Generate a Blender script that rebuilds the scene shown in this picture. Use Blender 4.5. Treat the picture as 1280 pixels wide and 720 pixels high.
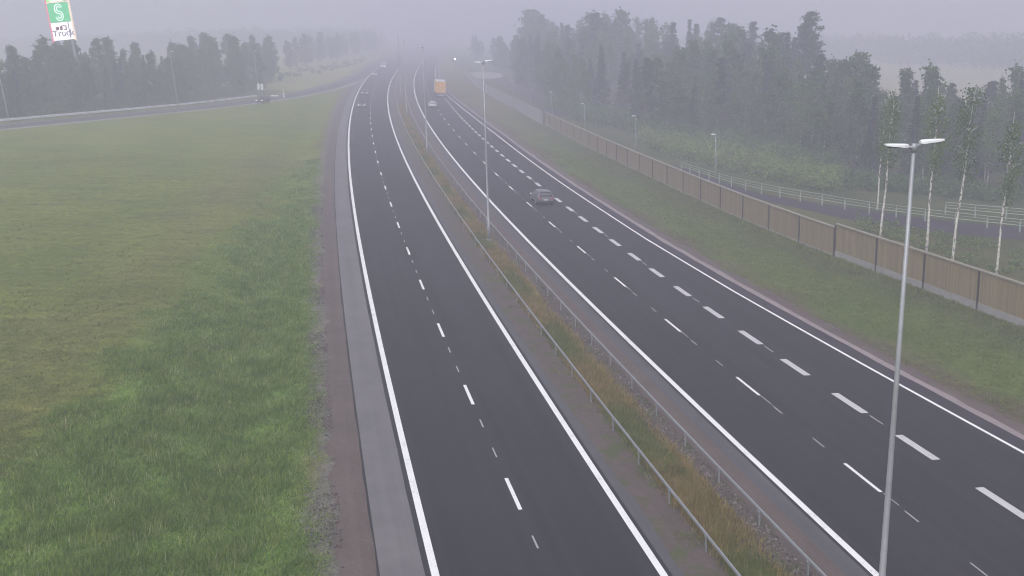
import bpy, math, random
import numpy as np
from mathutils import Matrix, Vector

for o in list(bpy.data.objects):
    bpy.data.objects.remove(o)
SC = bpy.context.scene
COL = SC.collection
rng = np.random.default_rng(7)
random.seed(7)

# ------------------------------------------------------------------ camera
F_PX, PITCH, ROLL, CAM_H, TILT = 1337.6, 0.236932, -0.029767, 18.0792, -0.055947
cd = bpy.data.cameras.new('camera')
cam = bpy.data.objects.new('camera', cd)
COL.objects.link(cam)
cd.sensor_fit = 'HORIZONTAL'
cd.sensor_width = 36.0
cd.lens = F_PX / 1280 * 36
cd.clip_start, cd.clip_end = 0.5, 6000
_X0 = Vector((1, 0, 0)); _U0 = Vector((0, math.sin(PITCH), math.cos(PITCH))); _F = Vector((0, math.cos(PITCH), -math.sin(PITCH)))
_c, _s = math.cos(ROLL), math.sin(ROLL)
_R = _c * _X0 + _s * _U0; _U = -_s * _X0 + _c * _U0
m = Matrix.Identity(4)
for i in range(3):
    m[i][0] = _R[i]; m[i][1] = _U[i]; m[i][2] = -_F[i]
m[2][3] = CAM_H
cam.matrix_world = m
SC.camera = cam

# ------------------------------------------------------------------ sky, sun, exposure
SUN_EL, SUN_AZ = 52, 205          # degrees; azimuth clockwise from +Y
w = bpy.data.worlds.new('World'); SC.world = w; w.use_nodes = True
nt = w.node_tree; nt.nodes.clear()
sky = nt.nodes.new('ShaderNodeTexSky'); sky.sky_type = 'NISHITA'; sky.sun_disc = False
sky.sun_elevation = math.radians(SUN_EL); sky.sun_rotation = math.radians(SUN_AZ)
sky.air_density = 1.0; sky.dust_density = 3.0; sky.ozone_density = 1.0
hs = nt.nodes.new('ShaderNodeHueSaturation'); hs.inputs['Saturation'].default_value = 0.26
bg = nt.nodes.new('ShaderNodeBackground'); bg.inputs['Strength'].default_value = 0.135
ow = nt.nodes.new('ShaderNodeOutputWorld')
nt.links.new(sky.outputs[0], hs.inputs['Color']); nt.links.new(hs.outputs[0], bg.inputs[0]); nt.links.new(bg.outputs[0], ow.inputs[0])
sl = bpy.data.lights.new('sun', 'SUN'); so = bpy.data.objects.new('sun', sl); COL.objects.link(so)
sl.energy = 0.9; sl.angle = math.radians(35); sl.color = (1.0, 0.965, 0.93)
_el, _az = math.radians(SUN_EL), math.radians(SUN_AZ)
_d = Vector((math.sin(_az) * math.cos(_el), math.cos(_az) * math.cos(_el), math.sin(_el)))
so.rotation_euler = _d.to_track_quat('Z', 'Y').to_euler()
so.location = (0, 0, 150)
vs = SC.view_settings
vs.view_transform = 'Standard'; vs.look = 'None'; vs.gamma = 1.0; vs.use_curve_mapping = False
vs.exposure = 0.62
SC.cycles.use_denoising = True
SC.cycles.filter_width = 1.05
SC.cycles.max_bounces = 5
SC.cycles.diffuse_bounces = 2
SC.cycles.volume_bounces = 2
SC.cycles.transparent_max_bounces = 4
HAZE_DENSITY = 0.0030
HAZE_COLOR = (0.80, 0.79, 0.945)

# ------------------------------------------------------------------ terrain maths
def zplane(x):
    x = np.asarray(x, float)
    s = np.sign(x); ax = np.abs(x)
    e = np.where(ax < 95, ax, 95 + 70 * np.tanh((ax - 95) / 70))
    return TILT * s * e

def ray(px, py):
    x = (px - 640) / F_PX; y = (360 - py) / F_PX
    x, y = _c * x - _s * y, _s * x + _c * y
    return np.array([x, math.cos(PITCH) + y * math.sin(PITCH), -math.sin(PITCH) + y * math.cos(PITCH)])

def G(px, py, up=0.0):
    """point of the ground seen along the direction (px, py)"""
    d = ray(px, py); t = CAM_H / max(1e-4, -d[2] + TILT * d[0])
    for _ in range(12):
        z = float(zplane(d[0] * t)) + up
        t = 0.5 * t + 0.5 * max(5.0, (z - CAM_H) / d[2] if d[2] < -1e-4 else 3000)
    return d[0] * t, d[1] * t

def AT(px, py, Y):
    d = ray(px, py); t = Y / d[1]
    return d[0] * t, Y, CAM_H + d[2] * t

def poly(c, y):
    y = np.asarray(y, float); yc = np.clip(y, 0, 640)
    u = yc / 300
    v = sum(k * u ** i for i, k in enumerate(c))
    dv = sum(i * k * u ** (i - 1) for i, k in enumerate(c) if i) / 300
    return v + dv * (y - yc)

cL1 = [3.4692, -59.6728, 17.5325, -2.3339, 0.0513]
cR1 = [11.3578, -60.0048, 17.4462, -1.0377, -0.4021]
cL2 = [19.3009, -64.8342, 25.2801, -5.3195, 0.433]
xL1 = lambda y: poly(cL1, y)
xR1 = lambda y: poly(cR1, y)
xL2 = lambda y: poly(cL2, y)

def smooth_interp(xs, ys, x):
    xs = np.array(xs, float); ys = np.array(ys, float); x = np.asarray(x, float)
    d = np.gradient(ys, xs)
    i = np.clip(np.searchsorted(xs, x) - 1, 0, len(xs) - 2)
    h = xs[i + 1] - xs[i]; t = (np.clip(x, xs[0], xs[-1]) - xs[i]) / h
    v = (2*t**3 - 3*t**2 + 1) * ys[i] + (t**3 - 2*t**2 + t) * h * d[i] + (-2*t**3 + 3*t**2) * ys[i+1] + (t**3 - t**2) * h * d[i+1]
    v = np.where(x > xs[-1], ys[-1] + d[-1] * (x - xs[-1]), v)
    return np.where(x < xs[0], ys[0] + d[0] * (x - xs[0]), v)

def xR2(y):
    return xL2(y) + np.interp(y, [20, 45, 58, 75, 95, 130, 190, 225, 260, 294, 340, 380, 2000],
                              [14.3, 12.95, 12.3, 11.6, 11.1, 10.9, 10.95, 10.55, 9.8, 8.9, 8.2, 7.9, 7.9])
def xT2(y):
    return xL2(y) + np.interp(y, [20, 45, 58, 75, 2000], [8.9, 8.3, 8.0, 7.72, 7.7])
def xWall(y):
    return smooth_interp([60, 67, 72.3, 84.5, 90.2, 101.3, 130, 180, 215, 248, 274, 315, 358, 452],
                         [35.6, 33.5, 32.2, 28.9, 27.4, 24.8, 19.6, 12.0, 7.4, 3.3, -0.2, -5.2, -9.6, -17.0], y)
rLowY = [60, 100, 140, 174, 204, 232, 260, 290, 330, 370, 405, 450]
rLowX = [-121, -107.5, -95, -83.4, -72.4, -62.6, -55.6, -51.2, -49.0, -49.2, -51.0, -54.0]
xRlow = lambda y: smooth_interp(rLowY, rLowX, y)

def arc_sample(fx, y0, y1, step):
    """points along the curve x = fx(y) at equal arc length, with tangents"""
    y = np.linspace(y0, y1, int((y1 - y0) * 4) + 2); x = fx(y)
    s = np.r_[0, np.cumsum(np.hypot(np.diff(x), np.diff(y)))]
    q = np.arange(0, s[-1], step)
    yy = np.interp(q, s, y); xx = fx(yy)
    e = 0.5; tx = (fx(yy + e) - fx(yy - e)) / (2 * e); n = np.hypot(tx, 1)
    return xx, yy, tx / n, 1 / n, q

# ------------------------------------------------------------------ mesh helpers
class MB:
    def __init__(s): s.v = []; s.f = []; s.n = 0; s.uv = []
    def add(s, V, Fs):
        V = [tuple(map(float, p)) for p in V]
        s.v += V; s.f += [tuple(i + s.n for i in f) for f in Fs]; s.n += len(V)
    def box(s, c, size, ax=None):
        hx, hy, hz = size[0]/2, size[1]/2, size[2]/2
        P = [(-hx,-hy,-hz),(hx,-hy,-hz),(hx,hy,-hz),(-hx,hy,-hz),(-hx,-hy,hz),(hx,-hy,hz),(hx,hy,hz),(-hx,hy,hz)]
        if ax is not None:
            X, Y, Z = [Vector(a) for a in ax]
            P = [tuple(X*p[0] + Y*p[1] + Z*p[2]) for p in P]
        P = [(p[0]+c[0], p[1]+c[1], p[2]+c[2]) for p in P]
        s.add(P, [(0,3,2,1),(4,5,6,7),(0,1,5,4),(1,2,6,5),(2,3,7,6),(3,0,4,7)])
    def tube(s, pts, rad, n=8, cap=True):
        pts = [Vector(p) for p in pts]
        if not hasattr(rad, '__len__'): rad = [rad] * len(pts)
        V = []; k = len(pts)
        for i, p in enumerate(pts):
            d = (pts[min(i+1, k-1)] - pts[max(i-1, 0)]).normalized()
            a = Vector((0,0,1)) if abs(d.z) < 0.9 else Vector((1,0,0))
            u = d.cross(a).normalized(); w_ = d.cross(u)
            for j in range(n):
                t = 2*math.pi*j/n
                V.append(p + (u*math.cos(t) + w_*math.sin(t)) * rad[i])
        Fs = []
        for i in range(k-1):
            for j in range(n):
                a, b = i*n+j, i*n+(j+1) % n
                Fs.append((a, b, b+n, a+n))
        if cap:
            Fs.append(tuple(range(n-1, -1, -1))); Fs.append(tuple((k-1)*n + j for j in range(n)))
        s.add(V, Fs)
    def quad(s, a, b, c, d): s.add([a, b, c, d], [(0,1,2,3)])
    def obj(s, name, mat, parent=None, smooth=False, loc=None):
        me = bpy.data.meshes.new(name); me.from_pydata(s.v, [], s.f); me.update()
        o = bpy.data.objects.new(name, me); COL.objects.link(o)
        if mat: me.materials.append(mat)
        if smooth:
            me.polygons.foreach_set('use_smooth', [True]*len(me.polygons))
        if parent: o.parent = parent
        if loc is not None: o.location = loc
        return o

def big_mesh(name, V, Fs, mat, parent=None):
    """numpy vertices (n,3) and faces (m,k) -> one mesh object"""
    me = bpy.data.meshes.new(name); k = Fs.shape[1]
    me.vertices.add(len(V)); me.vertices.foreach_set('co', np.asarray(V, np.float32).ravel())
    me.loops.add(Fs.size); me.loops.foreach_set('vertex_index', Fs.astype(np.int32).ravel())
    me.polygons.add(len(Fs)); me.polygons.foreach_set('loop_start', np.arange(0, Fs.size, k, dtype=np.int32))
    me.update(calc_edges=True); me.validate()
    if mat: me.materials.append(mat)
    o = bpy.data.objects.new(name, me); COL.objects.link(o)
    if parent: o.parent = parent
    return o

def tag(o, label=None, cat=None, group=None, kind=None):
    if label: o['label'] = label
    if cat: o['category'] = cat
    if group: o['group'] = group
    if kind: o['kind'] = kind
    return o

def empty(name, loc, rz=0.0, label=None, cat=None, group=None):
    o = bpy.data.objects.new(name, None); COL.objects.link(o)
    o.location = loc; o.rotation_euler = (0, 0, rz); o.empty_display_size = 0.3
    return tag(o, label, cat, group)

def copy_tree(o, parent=None):
    c = o.copy(); COL.objects.link(c); c.parent = parent
    for ch in o.children: copy_tree(ch, c)
    return c

# ------------------------------------------------------------------ materials
def new_mat(name):
    m_ = bpy.data.materials.new(name); m_.use_nodes = True
    return m_, m_.node_tree, m_.node_tree.nodes['Principled BSDF']

def N(t, typ, **kw):
    n = t.nodes.new(typ)
    for k, v in kw.items(): setattr(n, k, v)
    return n

def noise(t, vec, scale, detail=4, rough=0.6):
    n = N(t, 'ShaderNodeTexNoise'); n.inputs['Scale'].default_value = scale
    n.inputs['Detail'].default_value = detail; n.inputs['Roughness'].default_value = rough
    if vec is not None: t.links.new(vec, n.inputs['Vector'])
    return n.outputs['Fac']

def ramp(t, fac, stops):
    r = N(t, 'ShaderNodeValToRGB'); e = r.color_ramp.elements
    while len(e) < len(stops): e.new(0.5)
    for el, (p, c) in zip(e, stops):
        el.position = p; el.color = (*c, 1) if len(c) == 3 else c
    t.links.new(fac, r.inputs[0]); return r.outputs[0]

def mixc(t, fac, a, b, mode='MIX'):
    n = N(t, 'ShaderNodeMix', data_type='RGBA', blend_type=mode)
    for sock, v in ((n.inputs[0], fac), (n.inputs[6], a), (n.inputs[7], b)):
        if hasattr(v, 'links') or isinstance(v, bpy.types.NodeSocket): t.links.new(v, sock)
        elif isinstance(v, (int, float)): sock.default_value = v
        else: sock.default_value = (*v, 1)
    return n.outputs[2]

def obj_coord(t, scale=(1, 1, 1), uv=False):
    c = N(t, 'ShaderNodeTexCoord'); mp = N(t, 'ShaderNodeMapping'); mp.inputs['Scale'].default_value = scale
    t.links.new(c.outputs['UV' if uv else 'Object'], mp.inputs[0]); return mp.outputs[0]

def plain(name, col, rough=0.6, metal=0.0, var=0.12, scale=3.0, emit=None, spec=None):
    m_, t, b = new_mat(name)
    v = noise(t, obj_coord(t), scale, 5)
    lo = [c * (1 - var) for c in col]; hi = [min(1, c * (1 + var)) for c in col]
    t.links.new(ramp(t, v, [(0.3, lo), (0.7, hi)]), b.inputs['Base Color'])
    b.inputs['Roughness'].default_value = rough; b.inputs['Metallic'].default_value = metal
    if spec is not None: b.inputs['Specular IOR Level'].default_value = spec
    if emit:
        b.inputs['Emission Color'].default_value = (*emit[0], 1); b.inputs['Emission Strength'].default_value = emit[1]
    return m_

def speckle(name, base, dark, light, rough=0.9, fine=14.0, mid=0.5, streak=0.0, bump=0.3, patch=None):
    """stony or asphalt surface: fine grain, blotches, optional long streaks (uv: u across, v along)"""
    m_, t, b = new_mat(name)
    oc = obj_coord(t)
    g = noise(t, oc, fine, 3, 0.8); bl = noise(t, oc, mid, 5, 0.6)
    col = ramp(t, g, [(0.28, dark), (0.5, base), (0.74, light)])
    col = mixc(t, 0.55, col, ramp(t, bl, [(0.3, [c*0.7 for c in base]), (0.7, [c*1.3 for c in base])]))
    if streak:
        sv = noise(t, obj_coord(t, (1.6, 0.02, 1), uv=True), 1.0, 3, 0.55)
        col = mixc(t, streak, col, ramp(t, sv, [(0.3, [c*0.72 for c in base]), (0.7, [c*1.35 for c in base])]))
    if patch:
        pv = noise(t, oc, patch[1], 4, 0.65)
        f = ramp(t, pv, [(0.5, (0,0,0)), (0.62, (1,1,1))])
        col = mixc(t, f, col, patch[0])
    t.links.new(col, b.inputs['Base Color']); b.inputs['Roughness'].default_value = rough
    b.inputs['Specular IOR Level'].default_value = 0.25
    if bump:
        bn = N(t, 'ShaderNodeBump'); bn.inputs['Strength'].default_value = bump; bn.inputs['Distance'].default_value = 0.03
        t.links.new(g, bn.inputs['Height']); t.links.new(bn.outputs[0], b.inputs['Normal'])
    return m_

M = {}
M['asphalt'] = speckle('new_asphalt', (0.027, 0.026, 0.031), (0.019, 0.018, 0.022), (0.038, 0.037, 0.043), 0.85, 22, 0.12, 0.65, 0.12)
M['old_asphalt'] = speckle('old_asphalt', (0.150, 0.140, 0.150), (0.12, 0.112, 0.12), (0.19, 0.18, 0.19), 0.9, 26, 0.5, 0.3, 0.15)
M['worn_asphalt'] = speckle('worn_asphalt', (0.085, 0.083, 0.094), (0.05, 0.05, 0.057), (0.13, 0.126, 0.136), 0.9, 9, 0.8, 0.5, 0.25)
M['ramp_asphalt'] = speckle('ramp_asphalt', (0.075, 0.07, 0.08), (0.06, 0.056, 0.064), (0.095, 0.09, 0.1), 0.9, 16, 0.2, 0.3, 0.1)
M['path_asphalt'] = speckle('path_asphalt', (0.042, 0.036, 0.047), (0.032, 0.028, 0.036), (0.058, 0.05, 0.06), 0.9, 16, 0.3, 0.0, 0.1)
M['brown_gravel'] = speckle('brown_gravel', (0.112, 0.088, 0.083), (0.05, 0.04, 0.038), (0.2, 0.165, 0.155), 0.95, 7, 0.5, 0.35, 0.9)
M['grey_gravel'] = speckle('grey_gravel', (0.15, 0.138, 0.14), (0.06, 0.055, 0.055), (0.3, 0.28, 0.285), 0.95, 8, 0.9, 0.1, 0.8)
M['median_soil'] = speckle('median_soil', (0.10, 0.078, 0.074), (0.04, 0.032, 0.03), (0.19, 0.155, 0.148), 0.95, 6, 0.6, 0.25, 0.9, patch=((0.075, 0.085, 0.04), 0.8))
M['pink_stone'] = speckle('pink_gravel', (0.26, 0.215, 0.22), (0.17, 0.14, 0.142), (0.34, 0.29, 0.295), 0.95, 10, 0.8, 0.3, 0.4)
M['light_gravel'] = speckle('light_gravel', (0.32, 0.30, 0.29), (0.2, 0.18, 0.18), (0.42, 0.4, 0.38), 0.95, 6, 0.5, 0.2, 0.4)

def paint_mat(name, col, wear=0.45):
    m_, t, b = new_mat(name)
    oc = obj_coord(t)
    g = noise(t, oc, 9, 4, 0.7); h = noise(t, oc, 1.2, 4, 0.6)
    f = mixc(t, 0.5, g, h)
    col = ramp(t, f, [(0.30, [c * 0.55 for c in col]), (wear, col), (0.8, [min(0.85, c * 1.08) for c in col])])
    t.links.new(col, b.inputs['Base Color']); b.inputs['Roughness'].default_value = 0.7
    return m_
M['paint'] = paint_mat('road_paint', (0.78, 0.77, 0.78))
M['worn_paint'] = paint_mat('worn_road_paint', (0.52, 0.51, 0.53))
M['old_paint'] = paint_mat('faded_road_paint', (0.36, 0.36, 0.375))
M['steel'] = plain('galvanised_steel', (0.30, 0.31, 0.335), 0.5, 0.4, 0.1, 6)
M['pole'] = plain('galvanised_pole', (0.31, 0.32, 0.345), 0.5, 0.35, 0.08, 3)
M['white_metal'] = plain('white_metal', (0.78, 0.79, 0.82), 0.4, 0.0, 0.04)
M['dark_metal'] = plain('dark_metal', (0.04, 0.04, 0.045), 0.5, 0.2)
M['rail_green'] = plain('pale_green_rail', (0.30, 0.345, 0.31), 0.55, 0.2, 0.08)
M['concrete'] = plain('plinth_concrete', (0.27, 0.265, 0.26), 0.9, 0, 0.15, 2)
M['glass'] = plain('dark_glass', (0.02, 0.022, 0.026), 0.08, 0.0, 0.05)
M['rubber'] = plain('tyre_rubber', (0.02, 0.02, 0.021), 0.85)
M['rim'] = plain('wheel_rim', (0.45, 0.45, 0.47), 0.35, 0.7)
M['red_lens'] = plain('red_lens', (0.35, 0.02, 0.02), 0.3)
M['lamp_lit'] = plain('lit_headlight', (0.9, 0.9, 0.9), 0.3, 0, 0.02, emit=((1, 0.97, 0.92), 0.7))
M['white_lit'] = plain('lit_signal', (0.9, 0.9, 0.95), 0.3, 0, 0.02, emit=((0.85, 0.87, 1.0), 6))
M['plate'] = plain('number_plate', (0.75, 0.75, 0.74), 0.5, 0, 0.03)

def timber(name, col, freq, var=0.3):
    m_, t, b = new_mat(name)
    uvc = obj_coord(t, (1, 1, 1), uv=True)
    sp = N(t, 'ShaderNodeSeparateXYZ'); t.links.new(uvc, sp.inputs[0])
    mu = N(t, 'ShaderNodeMath', operation='MULTIPLY'); mu.inputs[1].default_value = freq; t.links.new(sp.outputs[0], mu.inputs[0])
    fr = N(t, 'ShaderNodeMath', operation='FRACT'); t.links.new(mu.outputs[0], fr.inputs[0])
    fl = N(t, 'ShaderNodeMath', operation='FLOOR'); t.links.new(mu.outputs[0], fl.inputs[0])
    wn = N(t, 'ShaderNodeTexWhiteNoise', noise_dimensions='1D'); t.links.new(fl.outputs[0], wn.inputs['W'])
    board = ramp(t, wn.outputs['Value'], [(0, [c * (1 - var * 0.5) for c in col]), (1, [c * (1 + var * 0.5) for c in col])])
    grain = noise(t, obj_coord(t, (18, 0.7, 1), uv=True), 1.0, 4)
    board = mixc(t, 0.35, board, ramp(t, grain, [(0.3, [c * 0.65 for c in col]), (0.7, [c * 1.3 for c in col])]))
    gap = ramp(t, fr.outputs[0], [(0.0, (1, 1, 1)), (0.06, (1, 1, 1)), (0.1, (0, 0, 0))])
    t.links.new(mixc(t, gap, board, [c * 0.35 for c in col]), b.inputs['Base Color'])
    b.inputs['Roughness'].default_value = 0.85
    return m_
M['timber'] = timber('weathered_timber', (0.225, 0.178, 0.098), 6.0, 0.45)
M['grey_panel'] = timber('grey_slat_panel', (0.29, 0.29, 0.30), 3.0, 0.15)
M['timber_cap'] = plain('timber_cap', (0.26, 0.235, 0.19), 0.85, 0, 0.15)
M['post_brown'] = plain('wall_post', (0.022, 0.018, 0.015), 0.7)

def foliage(name, cols, hue_var=0.3, trans=0.25):
    """leaf colour: per-object random shade, plus clump noise in place"""
    m_, t, b = new_mat(name)
    oi = N(t, 'ShaderNodeObjectInfo')
    geo = N(t, 'ShaderNodeNewGeometry')
    n1 = noise(t, obj_coord(t), 0.9, 4, 0.75)
    f = mixc(t, hue_var, n1, oi.outputs['Random'])
    f = mixc(t, 0.35, f, geo.outputs['Random Per Island'])
    c = ramp(t, f, [(0.3, cols[0]), (0.5, cols[1]), (0.72, cols[2])])
    t.links.new(c, b.inputs['Base Color']); b.inputs['Roughness'].default_value = 0.65
    b.inputs['Specular IOR Level'].default_value = 0.2
    tr = N(t, 'ShaderNodeBsdfTranslucent'); t.links.new(c, tr.inputs[0])
    mx = N(t, 'ShaderNodeMixShader'); mx.inputs[0].default_value = trans
    out = t.nodes['Material Output']
    t.links.new(b.outputs[0], mx.inputs[1]); t.links.new(tr.outputs[0], mx.inputs[2]); t.links.new(mx.outputs[0], out.inputs[0])
    return m_
M['birch_leaf'] = foliage('birch_leaves', [(0.05, 0.10, 0.022), (0.095, 0.17, 0.036), (0.19, 0.26, 0.065)], 0.3, 0.4)
M['alder_leaf'] = foliage('broad_leaves', [(0.036, 0.082, 0.020), (0.075, 0.14, 0.034), (0.145, 0.22, 0.058)], 0.3, 0.4)
M['pine_needle'] = foliage('pine_needles', [(0.018, 0.036, 0.017), (0.034, 0.062, 0.026), (0.062, 0.095, 0.042)], trans=0.08)
M['spruce_needle'] = foliage('spruce_needles', [(0.016, 0.034, 0.017), (0.03, 0.056, 0.026), (0.052, 0.084, 0.038)], trans=0.08)
M['bush_leaf'] = foliage('bush_leaves', [(0.09, 0.14, 0.036), (0.155, 0.22, 0.056), (0.25, 0.30, 0.10)])
M['tall_blade'] = foliage('tall_grass_blades', [(0.085, 0.16, 0.034), (0.165, 0.275, 0.048), (0.36, 0.43, 0.13)], 0.0, 0.45)
M['lawn_blade'] = foliage('lawn_blades', [(0.095, 0.13, 0.03), (0.155, 0.19, 0.05), (0.26, 0.26, 0.11)], 0.0, 0.3)
M['seed_blade'] = foliage('seed_heads', [(0.16, 0.19, 0.07), (0.30, 0.33, 0.14), (0.48, 0.48, 0.27)], 0.0, 0.3)
M['dry_blade'] = foliage('dry_grass_blades', [(0.14, 0.125, 0.035), (0.30, 0.22, 0.085), (0.45, 0.34, 0.17)], 0.0, 0.3)

def bark(name, base, mark, lim):
    m_, t, b = new_mat(name)
    n1 = noise(t, obj_coord(t, (3, 3, 1.3)), 2.0, 4, 0.7)
    t.links.new(ramp(t, n1, [(lim - 0.04, mark), (lim + 0.03, base)]), b.inputs['Base Color'])
    b.inputs['Roughness'].default_value = 0.85
    return m_
M['forest_bark'] = bark('forest_birch_bark', (0.40, 0.39, 0.36), (0.07, 0.065, 0.055), 0.5)
M['birch_bark'] = bark('birch_bark', (0.62, 0.60, 0.55), (0.06, 0.055, 0.05), 0.46)
M['pine_bark'] = bark('pine_bark', (0.16, 0.10, 0.065), (0.07, 0.05, 0.04), 0.5)
M['grey_bark'] = bark('grey_bark', (0.17, 0.16, 0.14), (0.07, 0.065, 0.055), 0.45)

# ground cover: base colour mixed from mapped cover (attribute) and noise
def ground_mat():
    m_, t, b = new_mat('ground_cover')
    oc = obj_coord(t)
    at = N(t, 'ShaderNodeAttribute', attribute_name='cover')
    n1 = noise(t, oc, 0.13, 6, 0.65); n2 = noise(t, oc, 2.2, 5, 0.75); n3 = noise(t, oc, 9.0, 3, 0.8)
    # mowing streaks: long thin noise running obliquely over the lawn
    mp = N(t, 'ShaderNodeMapping'); mp.inputs['Rotation'].default_value = (0, 0, math.radians(-38)); mp.inputs['Scale'].default_value = (0.07, 1.4, 1)
    t.links.new(N(t, 'ShaderNodeTexCoord').outputs['Object'], mp.inputs[0])
    n4 = noise(t, mp.outputs[0], 1.0, 4, 0.7)
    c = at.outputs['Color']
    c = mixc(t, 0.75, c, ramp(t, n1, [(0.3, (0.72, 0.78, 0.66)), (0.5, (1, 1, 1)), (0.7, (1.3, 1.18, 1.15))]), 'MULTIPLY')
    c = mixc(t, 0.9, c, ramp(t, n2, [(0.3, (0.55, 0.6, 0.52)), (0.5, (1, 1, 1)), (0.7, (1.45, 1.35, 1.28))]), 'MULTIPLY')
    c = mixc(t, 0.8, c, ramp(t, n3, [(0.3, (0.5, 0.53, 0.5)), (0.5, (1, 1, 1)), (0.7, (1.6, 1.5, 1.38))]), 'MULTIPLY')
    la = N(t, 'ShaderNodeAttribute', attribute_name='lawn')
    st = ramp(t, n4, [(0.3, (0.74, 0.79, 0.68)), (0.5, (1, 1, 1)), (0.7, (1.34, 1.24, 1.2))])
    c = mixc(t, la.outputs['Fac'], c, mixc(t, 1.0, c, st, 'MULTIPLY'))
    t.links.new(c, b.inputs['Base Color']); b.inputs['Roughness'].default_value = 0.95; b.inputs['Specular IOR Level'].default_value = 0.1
    bn = N(t, 'ShaderNodeBump'); bn.inputs['Strength'].default_value = 0.5; bn.inputs['Distance'].default_value = 0.12
    t.links.new(mixc(t, 0.5, n2, n3), bn.inputs['Height']); t.links.new(bn.outputs[0], b.inputs['Normal'])
    return m_
M['ground'] = ground_mat()

# ------------------------------------------------------------------ ground
# tall-grass boundary on the left (field side), as x at given y
_tb = [G(*p) for p in [(0, 600), (60, 558), (130, 482), (230, 388), (300, 312), (355, 250), (393, 195), (415, 155), (430, 118)]]
_tb = sorted(_tb, key=lambda p: p[1])
TBY = [p[1] for p in _tb]; TBX = [p[0] for p in _tb]
xTall = lambda y: np.interp(y, TBY, TBX) if True else 0

def relief(x, y):
    """gentle ditch beyond the left gravel, rounded verge on the right; zero under every road"""
    x = np.asarray(x, float); y = np.asarray(y, float)
    dl = xL1(y) - 3.3 - x
    fade = np.clip((330 - y) / 120, 0, 1)
    r = -0.55 * np.exp(-((dl - 4.5) / 2.4) ** 2) * (dl > 0) * np.clip(dl / 1.5, 0, 1)
    dr = x - (xR2(y) + 2.6); dw = xWall(y) - 0.4 - x
    r2 = -0.35 * np.clip(dr / 2, 0, 1) * np.clip(dw / 2, 0, 1) * (dr > 0) * (dw > 0)
    return (r + r2) * fade
def zg(x, y): return zplane(x) + relief(x, y)
def Z(x, y): return float(zg(x, y))

def axis(parts):
    a = []
    for lo, hi, st in parts: a += list(np.arange(lo, hi, st))
    return np.array(sorted(set(np.round(a, 3))))
gx = axis([(-840, -300, 60), (-300, -130, 12), (-130, -45, 2.5), (-45, 45, 0.7), (45, 90, 2.0), (90, 200, 8), (200, 841, 64)])
gy = axis([(-24, 18, 3), (18, 110, 0.8), (110, 220, 1.8), (220, 420, 4), (420, 900, 16), (900, 2201, 100)])
XX, YY = np.meshgrid(gx, gy)
onroad = ((XX > xL1(YY) - 3.2) & (XX < xR2(YY) + 2.4)) | ((XX > xRlow(np.clip(YY, 60, 2000)) - 9) & (XX < xRlow(np.clip(YY, 60, 2000)) + 1) & (YY < 420))
ZZ = zg(XX, YY) - np.where(onroad, 0.05, 0.0) + 0.0
rough_n = (rng.random(XX.shape) - 0.5) * 0.05
ZZ = ZZ + np.where(onroad, 0, rough_n - 0.012)
V = np.stack([XX, YY, ZZ], -1).reshape(-1, 3)
nx_, ny_ = len(gx), len(gy)
ii = (np.arange(ny_ - 1)[:, None] * nx_ + np.arange(nx_ - 1)[None, :]).ravel()
ground = big_mesh('ground', V, np.stack([ii, ii + 1, ii + 1 + nx_, ii + nx_], 1), M['ground'])
tag(ground, kind='structure')
ground.data.polygons.foreach_set('use_smooth', [True] * len(ground.data.polygons))

def sstep(a, b, x): t = np.clip((x - a) / (b - a), 0, 1); return t * t * (3 - 2 * t)
C_ = lambda *c: np.array(c)
cov = np.zeros(XX.shape + (3,)); cov[:] = C_(0.132, 0.164, 0.028)          # mown lawn
def blur(a, n):
    for _ in range(n):
        a = (a + np.roll(a, 1, 0) + np.roll(a, -1, 0) + np.roll(a, 1, 1) + np.roll(a, -1, 1)) / 5
    return a
_n1 = blur(rng.normal(0, 1, XX.shape), 25); _n2 = blur(rng.normal(0, 1, XX.shape), 5)
wob = 2.2 * _n1 / _n1.std() * 0.6 + 0.7 * _n2 / _n2.std()
dt = XX - np.interp(YY, TBY, TBX)
tall = sstep(-2.6, 3.0, dt + wob) * (XX < xL1(YY)) * (YY < 330) * (1 - 0.6 * sstep(65, 150, YY))
drystrip = np.exp(-((dt + 4.5 + wob) / 3.0) ** 2) * (XX < xL1(YY)) * (YY < 160)
def blend(mask, col):
    global cov
    cov = cov * (1 - mask[..., None]) + mask[..., None] * col
blend(0.28 * drystrip, C_(0.15, 0.125, 0.07))
blend(tall, C_(0.105, 0.18, 0.038))
dl = xL1(YY) - 3.0 - XX
blend(0.75 * np.exp(-((dl - 0.6 + 0.25 * wob) / 0.9) ** 2), C_(0.125, 0.105, 0.06))
blend(((dl < 0.9 + 0.5 * np.maximum(0, np.sin(YY * 0.55) + 0.25 * wob - 0.2)) & (dl > -1)).astype(float) * 0.9, C_(0.15, 0.138, 0.14))
dr = XX - xR2(YY) - 1.5; dw = xWall(YY) - XX
right = (dr > 0) & (dw > 0) & (YY < 460)
blend(right * 1.0, C_(0.094, 0.13, 0.032))
blend(right * np.exp(-(np.maximum(0, dr - 1.0 + 0.9 * wob) / 2.4) ** 2) * 0.9, C_(0.108, 0.086, 0.066))
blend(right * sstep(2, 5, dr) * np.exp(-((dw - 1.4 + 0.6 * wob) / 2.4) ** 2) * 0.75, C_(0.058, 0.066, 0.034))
blend(right * sstep(150, 300, YY) * 0.7, C_(0.13, 0.115, 0.062))
beyond = (dw < 0) & (YY < 700)
blend(beyond * 1.0, C_(0.07, 0.085, 0.03))
blend(beyond * (XX - xWall(YY) < 16) * (YY < 125) * 0.8, C_(0.10, 0.10, 0.042))
leftwood = (XX < xRlow(np.clip(YY, 60, 2000)) - 10) & (YY < 330)
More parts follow.
